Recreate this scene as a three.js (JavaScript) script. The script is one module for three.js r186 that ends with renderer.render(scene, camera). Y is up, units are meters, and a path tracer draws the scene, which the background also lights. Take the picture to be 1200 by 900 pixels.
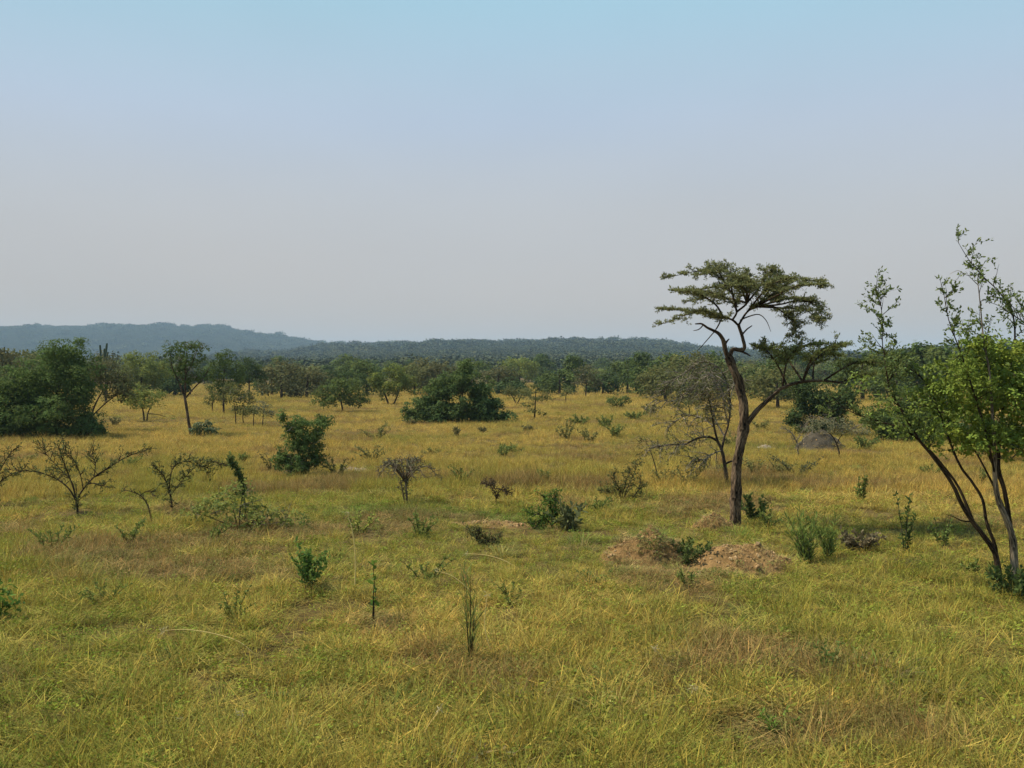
import * as THREE from 'three';

// ---------------------------------------------------------------- camera, sky, sun, exposure
const scene = new THREE.Scene();
const EYE = 3, F = 1178, HZ = 435;                 // eye height in metres; focal length and horizon line in a 1200 x 900 frame
const camera = new THREE.PerspectiveCamera(2 * Math.atan(450 / F) * 180 / Math.PI, 4 / 3, 0.1, 9000);
camera.position.set(0, EYE, 0);
camera.rotation.x = -Math.atan(15 / F);
scene.add(camera);

const SUN = new THREE.Vector3(-0.56, 0.83, -0.10).normalize();
const sun = new THREE.DirectionalLight(new THREE.Color().setRGB(1, 0.93, 0.80), 5);
sun.position.copy(SUN).multiplyScalar(120);
sun.target.position.set(0, 0, -40); sun.position.add(sun.target.position);
sun.castShadow = true; sun.shadow.radius = 1.6;
sun.shadow.mapSize.set(4096, 4096);
Object.assign(sun.shadow.camera, { left: -80, right: 80, top: 80, bottom: -80, near: 1, far: 400 });
scene.add(sun, sun.target);

const hash = (x, y, s = 0) => { let h = Math.imul(x | 0, 374761393) + Math.imul(y | 0, 668265263) + Math.imul(s | 0, 974634777); h = Math.imul(h ^ (h >>> 13), 1274126177); return ((h ^ (h >>> 16)) >>> 0) / 4294967296; };
function noise(x, y, s = 0) { const i = Math.floor(x), j = Math.floor(y); let u = x - i, v = y - j; u = u * u * (3 - 2 * u); v = v * v * (3 - 2 * v); const a = hash(i, j, s), b = hash(i + 1, j, s), c = hash(i, j + 1, s), d = hash(i + 1, j + 1, s); return a + (b - a) * u + (c - a) * v + (a - b - c + d) * u * v; }
function fbm(x, y, s = 0, n = 4) { let a = .5, r = 0, t = 0; for (let k = 0; k < n; k++) { r += a * noise(x, y, s + k); t += a; a *= .5; x = x * 2.03 + 17.1; y = y * 2.03 + 9.7; } return r / t; }
const SKY = [[-90, .16, .15, .12], [-3, .36, .32, .28], [0, .47, .41, .365], [3, .46, .415, .375], [9, .45, .465, .485], [14, .405, .485, .59], [20, .32, .505, .62], [35, .22, .40, .57], [60, .16, .31, .50], [90, .13, .27, .46]];
{
  const W = 512, H = 256, px = new Float32Array(W * H * 4);
  for (let j = 0; j < H; j++) {
    const e = ((j + .5) / H - .5) * 180;
    let k = 0; while (k < SKY.length - 2 && SKY[k + 1][0] < e) k++;
    const a = SKY[k], b = SKY[k + 1], t = Math.min(1, Math.max(0, (e - a[0]) / (b[0] - a[0])));
    for (let i = 0; i < W; i++) {
      const o = (j * W + i) * 4, lo = i / W * 6.2831853, q = 1 + .035 * (fbm(Math.cos(lo) * 5 + 20, Math.sin(lo) * 5 + e * .22, 200, 4) - .5) * 2, wv = .02 * (fbm(Math.cos(lo) * 3 + 40, Math.sin(lo) * 3 + e * .3, 210, 3) - .5) * 2;
      for (let c = 0; c < 3; c++) px[o + c] = (a[c + 1] + (b[c + 1] - a[c + 1]) * t) * q * (1 + wv * (1 - c));
      px[o + 3] = 1;
    }
  }
  const t = new THREE.DataTexture(px, W, H, THREE.RGBAFormat, THREE.FloatType);
  t.mapping = THREE.EquirectangularReflectionMapping; t.magFilter = t.minFilter = THREE.LinearFilter; t.needsUpdate = true;
  scene.background = t; scene.environment = t;
}
const renderer = new THREE.WebGLRenderer({ antialias: true });
renderer.setSize(1024, 768);
renderer.toneMapping = THREE.LinearToneMapping;
renderer.toneMappingExposure = 1.22;
renderer.shadowMap.enabled = true;
scene.fog = new THREE.FogExp2(new THREE.Color().setRGB(0.60, 0.82, 1.0), 0.00019);

// ---------------------------------------------------------------- small tools
function rngOf(seed) { let a = seed >>> 0; return () => { a = (a + 0x6D2B79F5) | 0; let t = Math.imul(a ^ (a >>> 15), 1 | a); t = (t + Math.imul(t ^ (t >>> 7), 61 | t)) ^ t; return ((t ^ (t >>> 14)) >>> 0) / 4294967296; }; }
const clamp = (x, a = 0, b = 1) => Math.min(b, Math.max(a, x));
const sstep = (a, b, x) => { x = clamp((x - a) / (b - a)); return x * x * (3 - 2 * x); };
const lerp = (a, b, t) => a + (b - a) * t;
const table = (rows, x) => { if (x <= rows[0][0]) return rows[0][1]; for (let k = 1; k < rows.length; k++) if (x <= rows[k][0]) return lerp(rows[k - 1][1], rows[k][1], sstep(rows[k - 1][0], rows[k][0], x)); return rows[rows.length - 1][1]; };
const V = (x, y, z) => new THREE.Vector3(x, y, z);

// ---------------------------------------------------------------- the lie of the land
const RIDGE_FAR = [[-1.2, 79.1], [-.62, 104], [-.5, 113], [-.36, 122], [-.3, 119.8], [-.24, 99.4], [-.19, 74.6], [-.14, 61], [0, 52], [.3, 33.9], [1, 33.9]];
const RIDGE_MID = [[-1.2, 8.5], [-.5, 11.4], [-.36, 17], [-.25, 28.4], [-.15, 44], [-.05, 51.1], [.06, 54], [.13, 52.5], [.2, 36.9], [.28, 24.1], [.4, 21.3], [1.2, 28.4]];
const RIDGE_EAST = [[.22, 0], [.34, 4.5], [.42, 9], [.6, 10], [1.2, 8]];
function land(x, z) {
  const d = Math.hypot(x, z);
  let h = (fbm(x * .09, z * .09, 3, 3) - .5) * .34 + (fbm(x * .55, z * .55, 8, 2) - .5) * .10 * (1 - sstep(20, 60, d));
  h *= 1 - .6 * sstep(60, 150, d);
  if (d > 150 && z < 0) {
    const u = x / Math.max(40, -z), front = sstep(.15, .45, -z / d);
    const wob = (fbm(x * .0021, z * .0021, 21, 4) - .5);
    h += front * (table(RIDGE_MID, u) * sstep(260, 2100, d) * (1 - .35 * sstep(2200, 2900, d)) * (1 + .16 * wob));
    h += front * table(RIDGE_EAST, u) * sstep(300, 640, d) * (1 - .5 * sstep(700, 1000, d));
    h += front * Math.max(0, table(RIDGE_FAR, u) - table(RIDGE_MID, u) * .65) * sstep(2000, 3000, d) * (1 + .05 * wob) * (1 - .3 * sstep(3100, 3900, d));
  }
  return h;
}
const at = (px, py) => { const d = EYE * F / (py - HZ); return { x: (px - 600) / F * d, z: -d, s: d / F, d }; };

// ---------------------------------------------------------------- mesh building
class Geo {
  constructor() { this.p = []; this.i = []; this.c = []; this.n = []; this.u = []; this.smooth = false; }
  tube(pts, rad, sides = 5, col = [1, 1, 1], closeTip = true, lump = 0) {
    this.smooth = true;
    const n = pts.length; let up = V(0, 0, 1); const t0 = pts[1].clone().sub(pts[0]).normalize(); if (Math.abs(t0.dot(up)) > .9) up = V(1, 0, 0);
    let nx = V().crossVectors(t0, up).normalize(), len = 0; const b0 = this.p.length / 3;
    for (let k = 0; k < n; k++) {
      const t = (k < n - 1 ? pts[k + 1].clone().sub(pts[k]) : pts[k].clone().sub(pts[k - 1])).normalize();
      if (k) len += pts[k].distanceTo(pts[k - 1]);
      nx.addScaledVector(t, -nx.dot(t)).normalize(); const ny = V().crossVectors(t, nx);
      for (let m = 0; m <= sides; m++) {
        const a = m % sides / sides * 6.2831853, c = Math.cos(a), s = Math.sin(a);
        const r = rad[k] * (1 + lump * ((fbm((m % sides) * 1.3, len * 6 / (rad[0] * 8 + .2), 5, 2) - .5) * 2));
        const dx = nx.x * c + ny.x * s, dy = nx.y * c + ny.y * s, dz = nx.z * c + ny.z * s;
        this.p.push(pts[k].x + dx * r, pts[k].y + dy * r, pts[k].z + dz * r); this.n.push(dx, dy, dz); this.u.push(m / sides * Math.max(1, Math.round(rad[0] * 12)), len * 1.5);
        this.c.push(col[0], col[1], col[2]);
      }
      if (k) for (let m = 0; m < sides; m++) { const a = b0 + (k - 1) * (sides + 1) + m, b = a + sides + 1; this.i.push(a, b + 1, b, a, a + 1, b + 1); }
    }
    if (closeTip) { const e = this.p.length / 3, o = b0 + (n - 1) * (sides + 1), q = pts[n - 1], t = q.clone().sub(pts[n - 2]).normalize(); this.p.push(q.x + t.x * rad[n - 1] * .4, q.y + t.y * rad[n - 1] * .4, q.z + t.z * rad[n - 1] * .4); this.n.push(t.x, t.y, t.z); this.u.push(.5, len); this.c.push(...col); for (let m = 0; m < sides; m++) this.i.push(o + m, o + m + 1, e); }
  }
  // a leaf: a diamond folded a little along its middle
  leaf(x, y, z, d, len, wid, col, rnd, face) {
    let ax = rnd() - .5, ay = rnd() - .5, az = rnd() - .5; if (face) { ax = face.x; ay = face.y; az = face.z; }
    let sx = d.y * az - d.z * ay, sy = d.z * ax - d.x * az, sz = d.x * ay - d.y * ax; const q = wid / (2 * Math.hypot(sx, sy, sz) + 1e-9); sx *= q; sy *= q; sz *= q;
    const b = this.p.length / 3, m = len * .45, e = len;
    this.p.push(x, y, z, x + d.x * m + sx, y + d.y * m + sy, z + d.z * m + sz, x + d.x * e, y + d.y * e, z + d.z * e, x + d.x * m - sx, y + d.y * m - sy, z + d.z * m - sz);
    for (let k = 0; k < 4; k++) this.c.push(col[0], col[1], col[2]);
    this.i.push(b, b + 1, b + 2, b, b + 2, b + 3);
  }
  // an oval leaf of four triangles
  oval(x, y, z, d, len, wid, col, rnd, face) {
    let ax = rnd() - .5, ay = rnd() - .5, az = rnd() - .5; if (face) { ax = face.x; ay = face.y; az = face.z; }
    let sx = d.y * az - d.z * ay, sy = d.z * ax - d.x * az, sz = d.x * ay - d.y * ax; const q = wid / (2 * Math.hypot(sx, sy, sz) + 1e-9); sx *= q; sy *= q; sz *= q;
    const b = this.p.length / 3, P = (f, s) => this.p.push(x + d.x * len * f + sx * s, y + d.y * len * f + sy * s, z + d.z * len * f + sz * s);
    P(0, 0); P(.3, .9); P(.7, .85); P(1, 0); P(.7, -.85); P(.3, -.9);
    for (let k = 0; k < 6; k++) this.c.push(col[0], col[1], col[2]);
    this.i.push(b, b + 1, b + 5, b + 1, b + 2, b + 4, b + 1, b + 4, b + 5, b + 2, b + 3, b + 4);
  }
  // a grass blade: a ribbon that bends over
  blade(x, z, az, len, wid, lean, curl, col, seg = 3, y0 = -.02) {
    const b = this.p.length / 3; let y = y0, r = 0, a = lean; const cx = Math.cos(az), cz = Math.sin(az), st = len / seg;
    for (let k = 0; k <= seg; k++) {
      const w = wid * .5 * (k === seg ? 0 : 1 - .25 * k / seg), X = x + cx * r, Z = z + cz * r;
      if (k === seg) this.p.push(X, y, Z); else this.p.push(X - cz * w, y, Z + cx * w, X + cz * w, y, Z - cx * w);
      a += curl / seg; y += Math.cos(a) * st; r += Math.sin(a) * st;
    }
    for (let k = 0; k < seg * 2 + 1; k++) this.c.push(col[0], col[1], col[2]);
    for (let k = 0; k < seg; k++) { const q = b + k * 2; if (k === seg - 1) this.i.push(q, q + 1, q + 2); else this.i.push(q, q + 1, q + 3, q, q + 3, q + 2); }
  }
  geometry() {
    const g = new THREE.BufferGeometry();
    g.setAttribute('position', new THREE.Float32BufferAttribute(this.p, 3));
    if (this.c.length) g.setAttribute('color', new THREE.Float32BufferAttribute(this.c, 3));
    if (this.smooth && this.n.length === this.p.length) { g.setAttribute('normal', new THREE.Float32BufferAttribute(this.n, 3)); g.setAttribute('uv', new THREE.Float32BufferAttribute(this.u, 2)); }
    g.setIndex(this.i);
    return g;
  }
  build(name, mat, parent, kind) {
    if (!this.i.length) return null;
    const m = new THREE.Mesh(this.geometry(), mat); m.name = name; m.castShadow = m.receiveShadow = true; if (kind) m.userData.kind = kind;
    parent.add(m); return m;
  }
}
const taken = {};
function numbered(n) { const k = taken[n] = (taken[n] ?? -1) + 1; return k ? `${n}_${String(k).padStart(3, '0')}` : n; }
function thing(name, label, category, pos, group, kind) {
  const o = new THREE.Group(); o.name = numbered(name); if (pos) o.position.set(...pos); scene.add(o);
  o.userData = { label, category }; if (group) o.userData.group = group; if (kind) o.userData.kind = kind;
  return o;
}
function copyOf(src, label, category, pos, group, turn = 0, scale = [1, 1, 1]) {
  const o = src.clone(); o.name = numbered(src.name.replace(/_\d{3}$/, '')); o.userData = { label, category, group }; o.position.set(...pos); o.rotation.y = turn; o.scale.set(...scale); scene.add(o); return o;
}

// ---------------------------------------------------------------- materials
function grainTexture(size, fn, srgb = true) {
  const a = new Uint8Array(size * size * 4);
  for (let j = 0; j < size; j++) for (let i = 0; i < size; i++) { const c = fn(i / size, j / size), o = (j * size + i) * 4; a[o] = clamp(c[0]) * 255; a[o + 1] = clamp(c[1]) * 255; a[o + 2] = clamp(c[2]) * 255; a[o + 3] = 255; }
  const t = new THREE.DataTexture(a, size, size); t.wrapS = t.wrapT = THREE.RepeatWrapping; t.magFilter = THREE.LinearFilter; t.minFilter = THREE.LinearMipmapLinearFilter; t.generateMipmaps = true; if (srgb) t.colorSpace = THREE.SRGBColorSpace; t.needsUpdate = true; return t;
}
const wrapN = (u, v, f, s) => { const q = (x, y) => fbm(x * f, y * f, s, 4); const a = u * u * (3 - 2 * u), b = v * v * (3 - 2 * v); return lerp(lerp(q(u, v), q(u - 1, v), a), lerp(q(u, v - 1), q(u - 1, v - 1), a), b); };
const soilMap = grainTexture(512, (u, v) => { const n = wrapN(u, v, 40, 2), m = wrapN(u, v, 8, 9), g = .62 + .5 * (n - .5) + .35 * (m - .5); return [g * 1.0, g * .97, g * .9]; });
const soilBump = grainTexture(512, (u, v) => { const n = wrapN(u, v, 30, 4); return [n, n, n]; }, false);
const barkMap = grainTexture(256, (u, v) => { const n = wrapN(u * 1, v * .25, 30, 12), m = wrapN(u, v, 6, 3), g = .66 + 1.5 * (n - .5) + .6 * (m - .5); return [g, g * .97, g * .93]; });
const barkBump = grainTexture(256, (u, v) => { const n = wrapN(u, v * .25, 30, 12); return [n, n, n]; }, false);
const lin = (r, g, b) => new THREE.Color().setRGB(r, g, b);
const M = {
  ground: new THREE.MeshPhysicalMaterial({ specularIntensity: .2, map: soilMap, bumpMap: soilBump, bumpScale: .03, roughness: 1, vertexColors: true }),
  soil: new THREE.MeshPhysicalMaterial({ specularIntensity: .2, map: soilMap, bumpMap: soilBump, bumpScale: .03, roughness: 1, color: lin(.62, .39, .175) }),
  paleSoil: new THREE.MeshPhysicalMaterial({ specularIntensity: .2, map: soilMap, bumpMap: soilBump, bumpScale: .03, roughness: 1, color: lin(.85, .74, .60) }),
  clod: new THREE.MeshPhysicalMaterial({ specularIntensity: .2, roughness: 1, color: lin(.34, .215, .10), flatShading: true }),
  bark: new THREE.MeshPhysicalMaterial({ specularIntensity: .2, map: barkMap, bumpMap: barkBump, bumpScale: .045, roughness: .95, color: lin(.27, .195, .13), vertexColors: true }),
  darkBark: new THREE.MeshPhysicalMaterial({ specularIntensity: .2, map: barkMap, bumpMap: barkBump, bumpScale: .012, roughness: .95, color: lin(.17, .13, .09), vertexColors: true }),
  greyBark: new THREE.MeshPhysicalMaterial({ specularIntensity: .2, map: barkMap, bumpMap: barkBump, bumpScale: .008, roughness: .9, color: lin(.62, .55, .43), vertexColors: true }),
  tanBark: new THREE.MeshPhysicalMaterial({ specularIntensity: .2, map: barkMap, bumpMap: barkBump, bumpScale: .008, roughness: .9, color: lin(.40, .32, .22), vertexColors: true }),
  leaf: new THREE.MeshPhysicalMaterial({ vertexColors: true, roughness: 1, transmission: .35, thickness: 0, specularIntensity: .12, side: THREE.DoubleSide, flatShading: true }),
  gloss: new THREE.MeshPhysicalMaterial({ vertexColors: true, roughness: .6, specularIntensity: .45, side: THREE.DoubleSide, flatShading: true }),
  grass: new THREE.MeshPhysicalMaterial({ vertexColors: true, roughness: 1, transmission: .3, thickness: 0, specularIntensity: .2, side: THREE.DoubleSide, flatShading: true }),
  wood: new THREE.MeshPhysicalMaterial({ specularIntensity: .2, vertexColors: true, roughness: .9, side: THREE.DoubleSide, flatShading: true }),
};

// ---------------------------------------------------------------- ground sheet
const dryness = (x, z) => {                        // 0 fresh green, 1 cured straw: two swards that meet along a ragged line by the first thorn trees
  const far = sstep(-2.5, 2.5, -z - 25 + .12 * x + (fbm(x * .09, z * .09, 31, 4) - .5) * 44);
  return clamp(.30 + .40 * far + (fbm(x * .16, z * .16, 40, 4) - .5) * 1.25 + (fbm(x * .9, z * .9, 44, 2) - .5) * .5);
};
{
  const ang = []; for (let a = -180; a < 180;) { ang.push(a); a += Math.abs(a + .01) < 44 ? .55 : 6; }
  const rings = [0]; for (let r = .6; r < 5200; r *= 1.05) rings.push(r);
  const p = [], c = [], u = [], idx = [];
  for (const r of rings) for (const a of [...ang, 180]) {
    const x = Math.sin(a * Math.PI / 180) * r, z = -Math.cos(a * Math.PI / 180) * r;
    p.push(x, land(x, z), z); u.push(x / 2.2, z / 2.2);
    const k = fbm(x * .2, z * .2, 40, 4);
    c.push(lerp(.25, .34, k), lerp(.185, .24, k), lerp(.062, .085, k));
  }
  const n = ang.length + 1;
  for (let j = 0; j < rings.length - 1; j++) for (let i = 0; i < n - 1; i++) { const a = j * n + i, b = a + n; idx.push(a, a + 1, b + 1, a, b + 1, b); }
  const g = new THREE.BufferGeometry();
  g.setAttribute('position', new THREE.Float32BufferAttribute(p, 3)); g.setAttribute('color', new THREE.Float32BufferAttribute(c, 3)); g.setAttribute('uv', new THREE.Float32BufferAttribute(u, 2)); g.setIndex(idx); g.computeVertexNormals();
  const m = new THREE.Mesh(g, M.ground); m.name = 'ground'; m.receiveShadow = true; m.castShadow = true; m.userData = { kind: 'structure', label: 'rolling savanna ground rising to wooded hills', category: 'ground' }; scene.add(m);
}

// ---------------------------------------------------------------- plant growing
// traced limbs: points [px, py, depth px, radius px] of the frame, turned into metres round the plant's own base
class Plant {
  constructor(name, label, category, px, py, seed, group) {
    const b = at(px, py); this.b = b; this.px = px; this.py = py; this.s = b.s; this.R = rngOf(seed * 7919 + 13);
    this.o = thing(name, label, category, [b.x, land(b.x, b.z) - .03, b.z], group);
  }
  L(px, py, dz = 0) { return V((px - this.px) * this.s, (this.py - py) * this.s, dz * this.s); }
  path(pts, steps = 4) {
    const cv = new THREE.CatmullRomCurve3(pts.map(q => this.L(q[0], q[1], q[2] || 0)), false, 'centripetal');
    const n = (pts.length - 1) * steps, P = [], r = [];
    for (let k = 0; k <= n; k++) { const f = k / n * (pts.length - 1), i = Math.min(pts.length - 2, Math.floor(f)); P.push(cv.getPoint(k / n)); r.push(lerp(pts[i][3], pts[i + 1][3], f - i) * this.s * .58); }
    return [P, r];
  }
  limb(name, mat, pts, sides = 8, lump = .12, tint = [1, 1, 1]) { const g = new Geo(), [P, r] = this.path(pts); g.tube(P, r, sides, tint, true, lump); g.build(name, mat, this.o); return P; }
}
const rdir = R => { const z = R() * 2 - 1, a = R() * 6.2831853, q = Math.sqrt(1 - z * z); return V(q * Math.cos(a), z, q * Math.sin(a)); };
// a twig that bends and forks; o: {bend, up, flat, kids, ratio, spread, levels, leaf(geo, p, dir, R)}
function twig(wood, lv, p0, dir, len, rad, level, o, R) {
  const n = Math.max(3, Math.round(4 + len * (o.seg || 2))), st = len / n, P = [p0.clone()], r = [rad]; const d = dir.clone().normalize(), D = [d.clone()];
  for (let k = 1; k <= n; k++) {
    d.x += (R() - .5) * o.bend; d.z += (R() - .5) * o.bend; d.y += (R() - .5) * o.bend * (o.flat ?? 1) + (o.up || 0) * st; d.y *= 1 - (o.level || 0) * .25; d.normalize();
    P.push(P[k - 1].clone().addScaledVector(d, st)); r.push(rad * (1 - .75 * k / n)); D.push(d.clone());
  }
  if (wood) wood.tube(P, r, level === 0 ? 5 : 3, o.tint || [1, 1, 1]);
  if (level < o.levels) {
    const kids = Math.round(o.kids * (.7 + .6 * R()));
    for (let q = 0; q < kids; q++) {
      const f = (o.from ?? .25) + (1 - (o.from ?? .25)) * (q + R()) / kids, k = Math.min(n, Math.floor(f * n)), side = rdir(R); side.y *= (o.flat ?? 1); side.addScaledVector(D[k], -side.dot(D[k])).normalize();
      const nd = D[k].clone().multiplyScalar(1 - o.spread * .5).addScaledVector(side, o.spread); nd.y += o.lift || 0;
      twig(wood, lv, P[k], nd, len * o.ratio * (1.15 - .55 * f) * (.7 + .6 * R()), Math.max(o.minr || .0015, r[k] * .62), level + 1, o, R);
    }
  }
  if (lv && o.leaf && level >= (o.leafLevel ?? o.levels)) for (let k = 1; k <= n; k++) o.leaf(lv, P[k], D[k], R, level);
  return P;
}
const tone = (c, R, v = .3) => { const k = 1 - v + 2 * v * R(), h = (R() - .5) * .16; return [c[0] * k * (1 + h), c[1] * k, c[2] * k * (1 - h)]; };
// a dense crown: clumps of leaves set round lobes [px, py, rx, ry, depth, rz], sizes in px of the frame
function crown(pl, lobes, o) {
  const lv = new Geo(), R = pl.R, s = pl.s, put = o.oval ? 'oval' : 'leaf';
  for (const [cx, cy, rx, ry, dz = 0, rz = rx * .9] of lobes) {
    const C = pl.L(cx, cy, dz), area = 3.14 * rx * ry, la = o.size * o.size * .34, total = area * (o.cover || 3.2) / la, cr = o.clump || Math.max(2.5, Math.sqrt(rx * ry) * .34);
    const K = Math.max(5, Math.round(3.3 * rx * ry / (cr * cr))), per = Math.ceil(total * .8 / K), ph = R() * 50;
    for (let k = 0; k < K; k++) {
      const d = rdir(R); if (d.y < -.35 && R() < (o.skirt ? .15 : .7)) d.y = -d.y;
      const lump = .78 + .42 * fbm(d.x * 2 + ph, d.y * 2 + d.z * 2, 3, 3) + (R() < .2 ? .24 : 0), q = lump * (R() < .75 ? .88 : .62);
      const kc = C.clone().add(V(d.x * rx * q * s, d.y * ry * q * s, d.z * rz * q * s)), kt = tone(o.color, R, .22), kr = cr * (.6 + .7 * R()) * s;
      for (let m = 0; m < per; m++) {
        const e = rdir(R); if (e.y < -.2 && R() < .6) e.y = -e.y;
        const f = .55 + .5 * R(), face = e.clone().multiplyScalar(.8).addScaledVector(d, .35).add(V(0, .4, 0)).addScaledVector(rdir(R), .75).normalize(), dir = rdir(R); dir.addScaledVector(face, -dir.dot(face)).normalize(); const y = kc.y + e.y * kr * f * (o.squash || .8);
        if (y < .02) continue;
        lv[put](kc.x + e.x * kr * f, y, kc.z + e.z * kr * f, dir, o.size * s * (.7 + .6 * R()), o.size * s * (o.wide || .55), tone(kt, R, .2), R, face);
      }
    }
    const fill = total * (o.fill ?? .3) * .5;
    for (let m = 0; m < fill; m++) { const d = rdir(R), f = Math.cbrt(R()) * .62, y = C.y + d.y * ry * f * s; if (y > .02) lv[put](C.x + d.x * rx * f * s, y, C.z + d.z * rz * f * s, rdir(R), o.size * 1.5 * s, o.size * s * .8, tone(o.color, R, .2), R); }
  }
  const m = lv.build(o.name || 'crown', o.gloss ? M.gloss : M.leaf, pl.o, 'stuff');
  return m;
}
const GREEN = { dark: [.072, .102, .030], bush: [.088, .122, .032], mid: [.110, .142, .036], olive: [.140, .145, .046], pale: [.180, .205, .046], brown: [.128, .124, .048], grey: [.190, .185, .095], fresh: [.120, .195, .034] };

// ---------------------------------------------------------------- the flat-topped acacia by the mound
{
  const a = new Plant('acacia_tree', 'flat-topped acacia with crooked trunk and broken stubs beside the red mound', 'tree', 862, 617, 1);
  a.limb('trunk', M.bark, [[862, 620, 0, 13], [862.5, 608, 0, 11.4], [862, 590, 0, 10.8], [863, 567, 1, 10.2], [863.5, 545, 0, 9.8], [866, 526, 1, 9.6], [868, 512, 0, 10], [871.5, 500, 0, 11], [872, 486, 1, 9.4], [872, 471, 0, 9.8], [868.5, 456, -1, 9], [865.5, 444, 0, 8.8], [860, 431, 1, 8.6], [856.5, 422, 0, 8.8], [853, 415, 0, 7.4]], 14, .34);
  a.limb('limb', M.bark, [[856, 422, 0, 5.5], [850, 409, 2, 4.8], [846, 395, 5, 4.2], [839, 387, 8, 3.6], [828, 382, 10, 2.6], [820, 377, 12, 2.0], [812, 377, 14, 1.2]], 7, .2);
  a.limb('twig', M.bark, [[822, 378, 11, 1.3], [817, 383, 12, 1], [810, 385, 14, .6]], 4);
  a.limb('limb', M.bark, [[854, 420, 0, 5], [857, 410, -2, 4.4], [860, 406, -4, 4.2], [869, 407, -4, 4], [873, 405, -4, 3.8], [872, 396, -4, 3.6], [869, 386, -4, 3.5], [866, 377, -4, 3.4]], 7, .15);
  a.limb('stub', M.bark, [[866, 407, -4, 3], [873, 410, -3, 2.2], [880, 414, -2, 1.2]], 6, .2);
  a.limb('stub', M.bark, [[848, 402, 3, 2.6], [852, 396, 2, 1.8], [854, 394, 2, 1]], 6, .2);
  a.limb('stub', M.bark, [[871, 388, -4, 1.8], [877, 382, -6, 1.5], [883, 378, -8, 1]], 5, .2);
  a.limb('hanging_twig', M.bark, [[868, 372, -4, 1.5], [876, 368, 4, 1.3], [887, 366, 10, 1.1], [894, 373, 14, .9], [899, 386, 16, .5]], 4);
  a.limb('hanging_twig', M.bark, [[845, 370, 3, 1.6], [838, 382, 8, 1.3], [828, 394, 10, 1], [814, 409, 12, .5]], 4);
  const LB = a.limb('limb', M.bark, [[871, 501, 0, 6], [876, 492, 2, 5.4], [885, 479, 4, 5], [898, 466, 6, 4.4], [915, 451, 8, 3.8], [938, 444, 10, 3.2], [962, 443, 10, 2.6], [990, 446, 8, 1.6]], 7, .14);
  // crown boughs: where they leave the limbs, where they end
  const bough = [
    [[866, 378, -4], [858, 372, 0], [846, 369, 6], [820, 362, 14], [778, 376, 20]], [[866, 378, -4], [858, 372, 2], [840, 366, -10], [812, 360, -30], [782, 356, -44]], [[846, 369, 6], [836, 356, 16], [816, 345, 30], [790, 342, 46]],
    [[858, 372, 0], [864, 362, -4], [860, 350, -10], [836, 338, -20], [806, 334, -34]], [[864, 362, -4], [858, 345, 4], [846, 328, 10], [826, 316, 14], [782, 323, 18]], [[858, 345, 4], [854, 328, 8], [850, 312, 10]], [[846, 328, 10], [836, 318, 24], [818, 322, 40]],
    [[864, 362, -4], [874, 352, 4], [872, 338, 14], [866, 328, 30], [850, 326, 52]], [[874, 352, 4], [880, 340, -8], [884, 330, -30], [878, 324, -56]], [[866, 378, -4], [876, 362, -2], [886, 356, 0], [906, 340, 4], [930, 326, 6], [956, 328, 8]],
    [[886, 356, 0], [906, 344, 20], [926, 334, 40], [944, 336, 58]], [[886, 356, 0], [904, 346, -20], [922, 334, -44], [936, 330, -66]], [[876, 362, -2], [884, 346, 24], [892, 334, 48], [902, 330, 70]], [[886, 356, 0], [900, 340, -4], [908, 326, -8], [914, 318, -10]],
    [[886, 356, 0], [912, 354, 10], [932, 350, 16], [950, 356, 20], [957, 370, 22]], [[886, 356, 0], [908, 356, -6], [922, 364, -10], [932, 374, -12], [936, 388, -12]], [[886, 356, 0], [910, 350, -16], [936, 344, -30], [956, 346, -40]], [[874, 352, 4], [864, 340, 40], [846, 336, 64], [822, 340, 80]], [[874, 352, 4], [864, 344, -40], [846, 338, -64], [826, 344, -76]], [[874, 352, 4], [888, 336, 0], [896, 322, 4], [900, 316, 4]], [[874, 352, 4], [870, 334, -2], [872, 320, -2]],
    [[886, 356, 0], [916, 358, 4], [934, 362, 30], [946, 372, 40]],
  ];
  const low = [[[915, 451, 8], [916, 432, 12], [922, 414, 14], [934, 404, 16], [958, 400, 18]], [[920, 449, 8], [912, 428, 4], [900, 408, -4], [892, 402, -10]], [[938, 444, 10], [948, 426, 4], [966, 410, -4], [990, 402, -10]], [[938, 444, 10], [940, 424, 26], [950, 408, 40], [966, 402, 52]], [[950, 443, 10], [960, 424, -20], [974, 412, -40], [996, 412, -50]], [[962, 443, 10], [980, 430, 16], [1000, 420, 20], [1018, 422, 22]], [[938, 444, 10], [930, 420, -20], [922, 406, -36], [908, 404, -44]], [[980, 445, 8], [1000, 440, 0], [1020, 436, -4]]];
  const wood = new Geo(), lv = new Geo();
  const leafAt = c => (g, p, d, R) => {
    const n = R() < .12 ? 0 : 2 + (R() * 3.4 | 0); for (let k = 0; k < n; k++) { const e = rdir(R).multiplyScalar(.8).add(V(0, .25, 0)).addScaledVector(d, .5).normalize(); g.leaf(p.x + (R() - .5) * .05, p.y + (R() - .3) * .02, p.z + (R() - .5) * .05, e, .028 + .03 * R(), .012 + .011 * R(), tone(c, R, .4), R); }
  };
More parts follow.
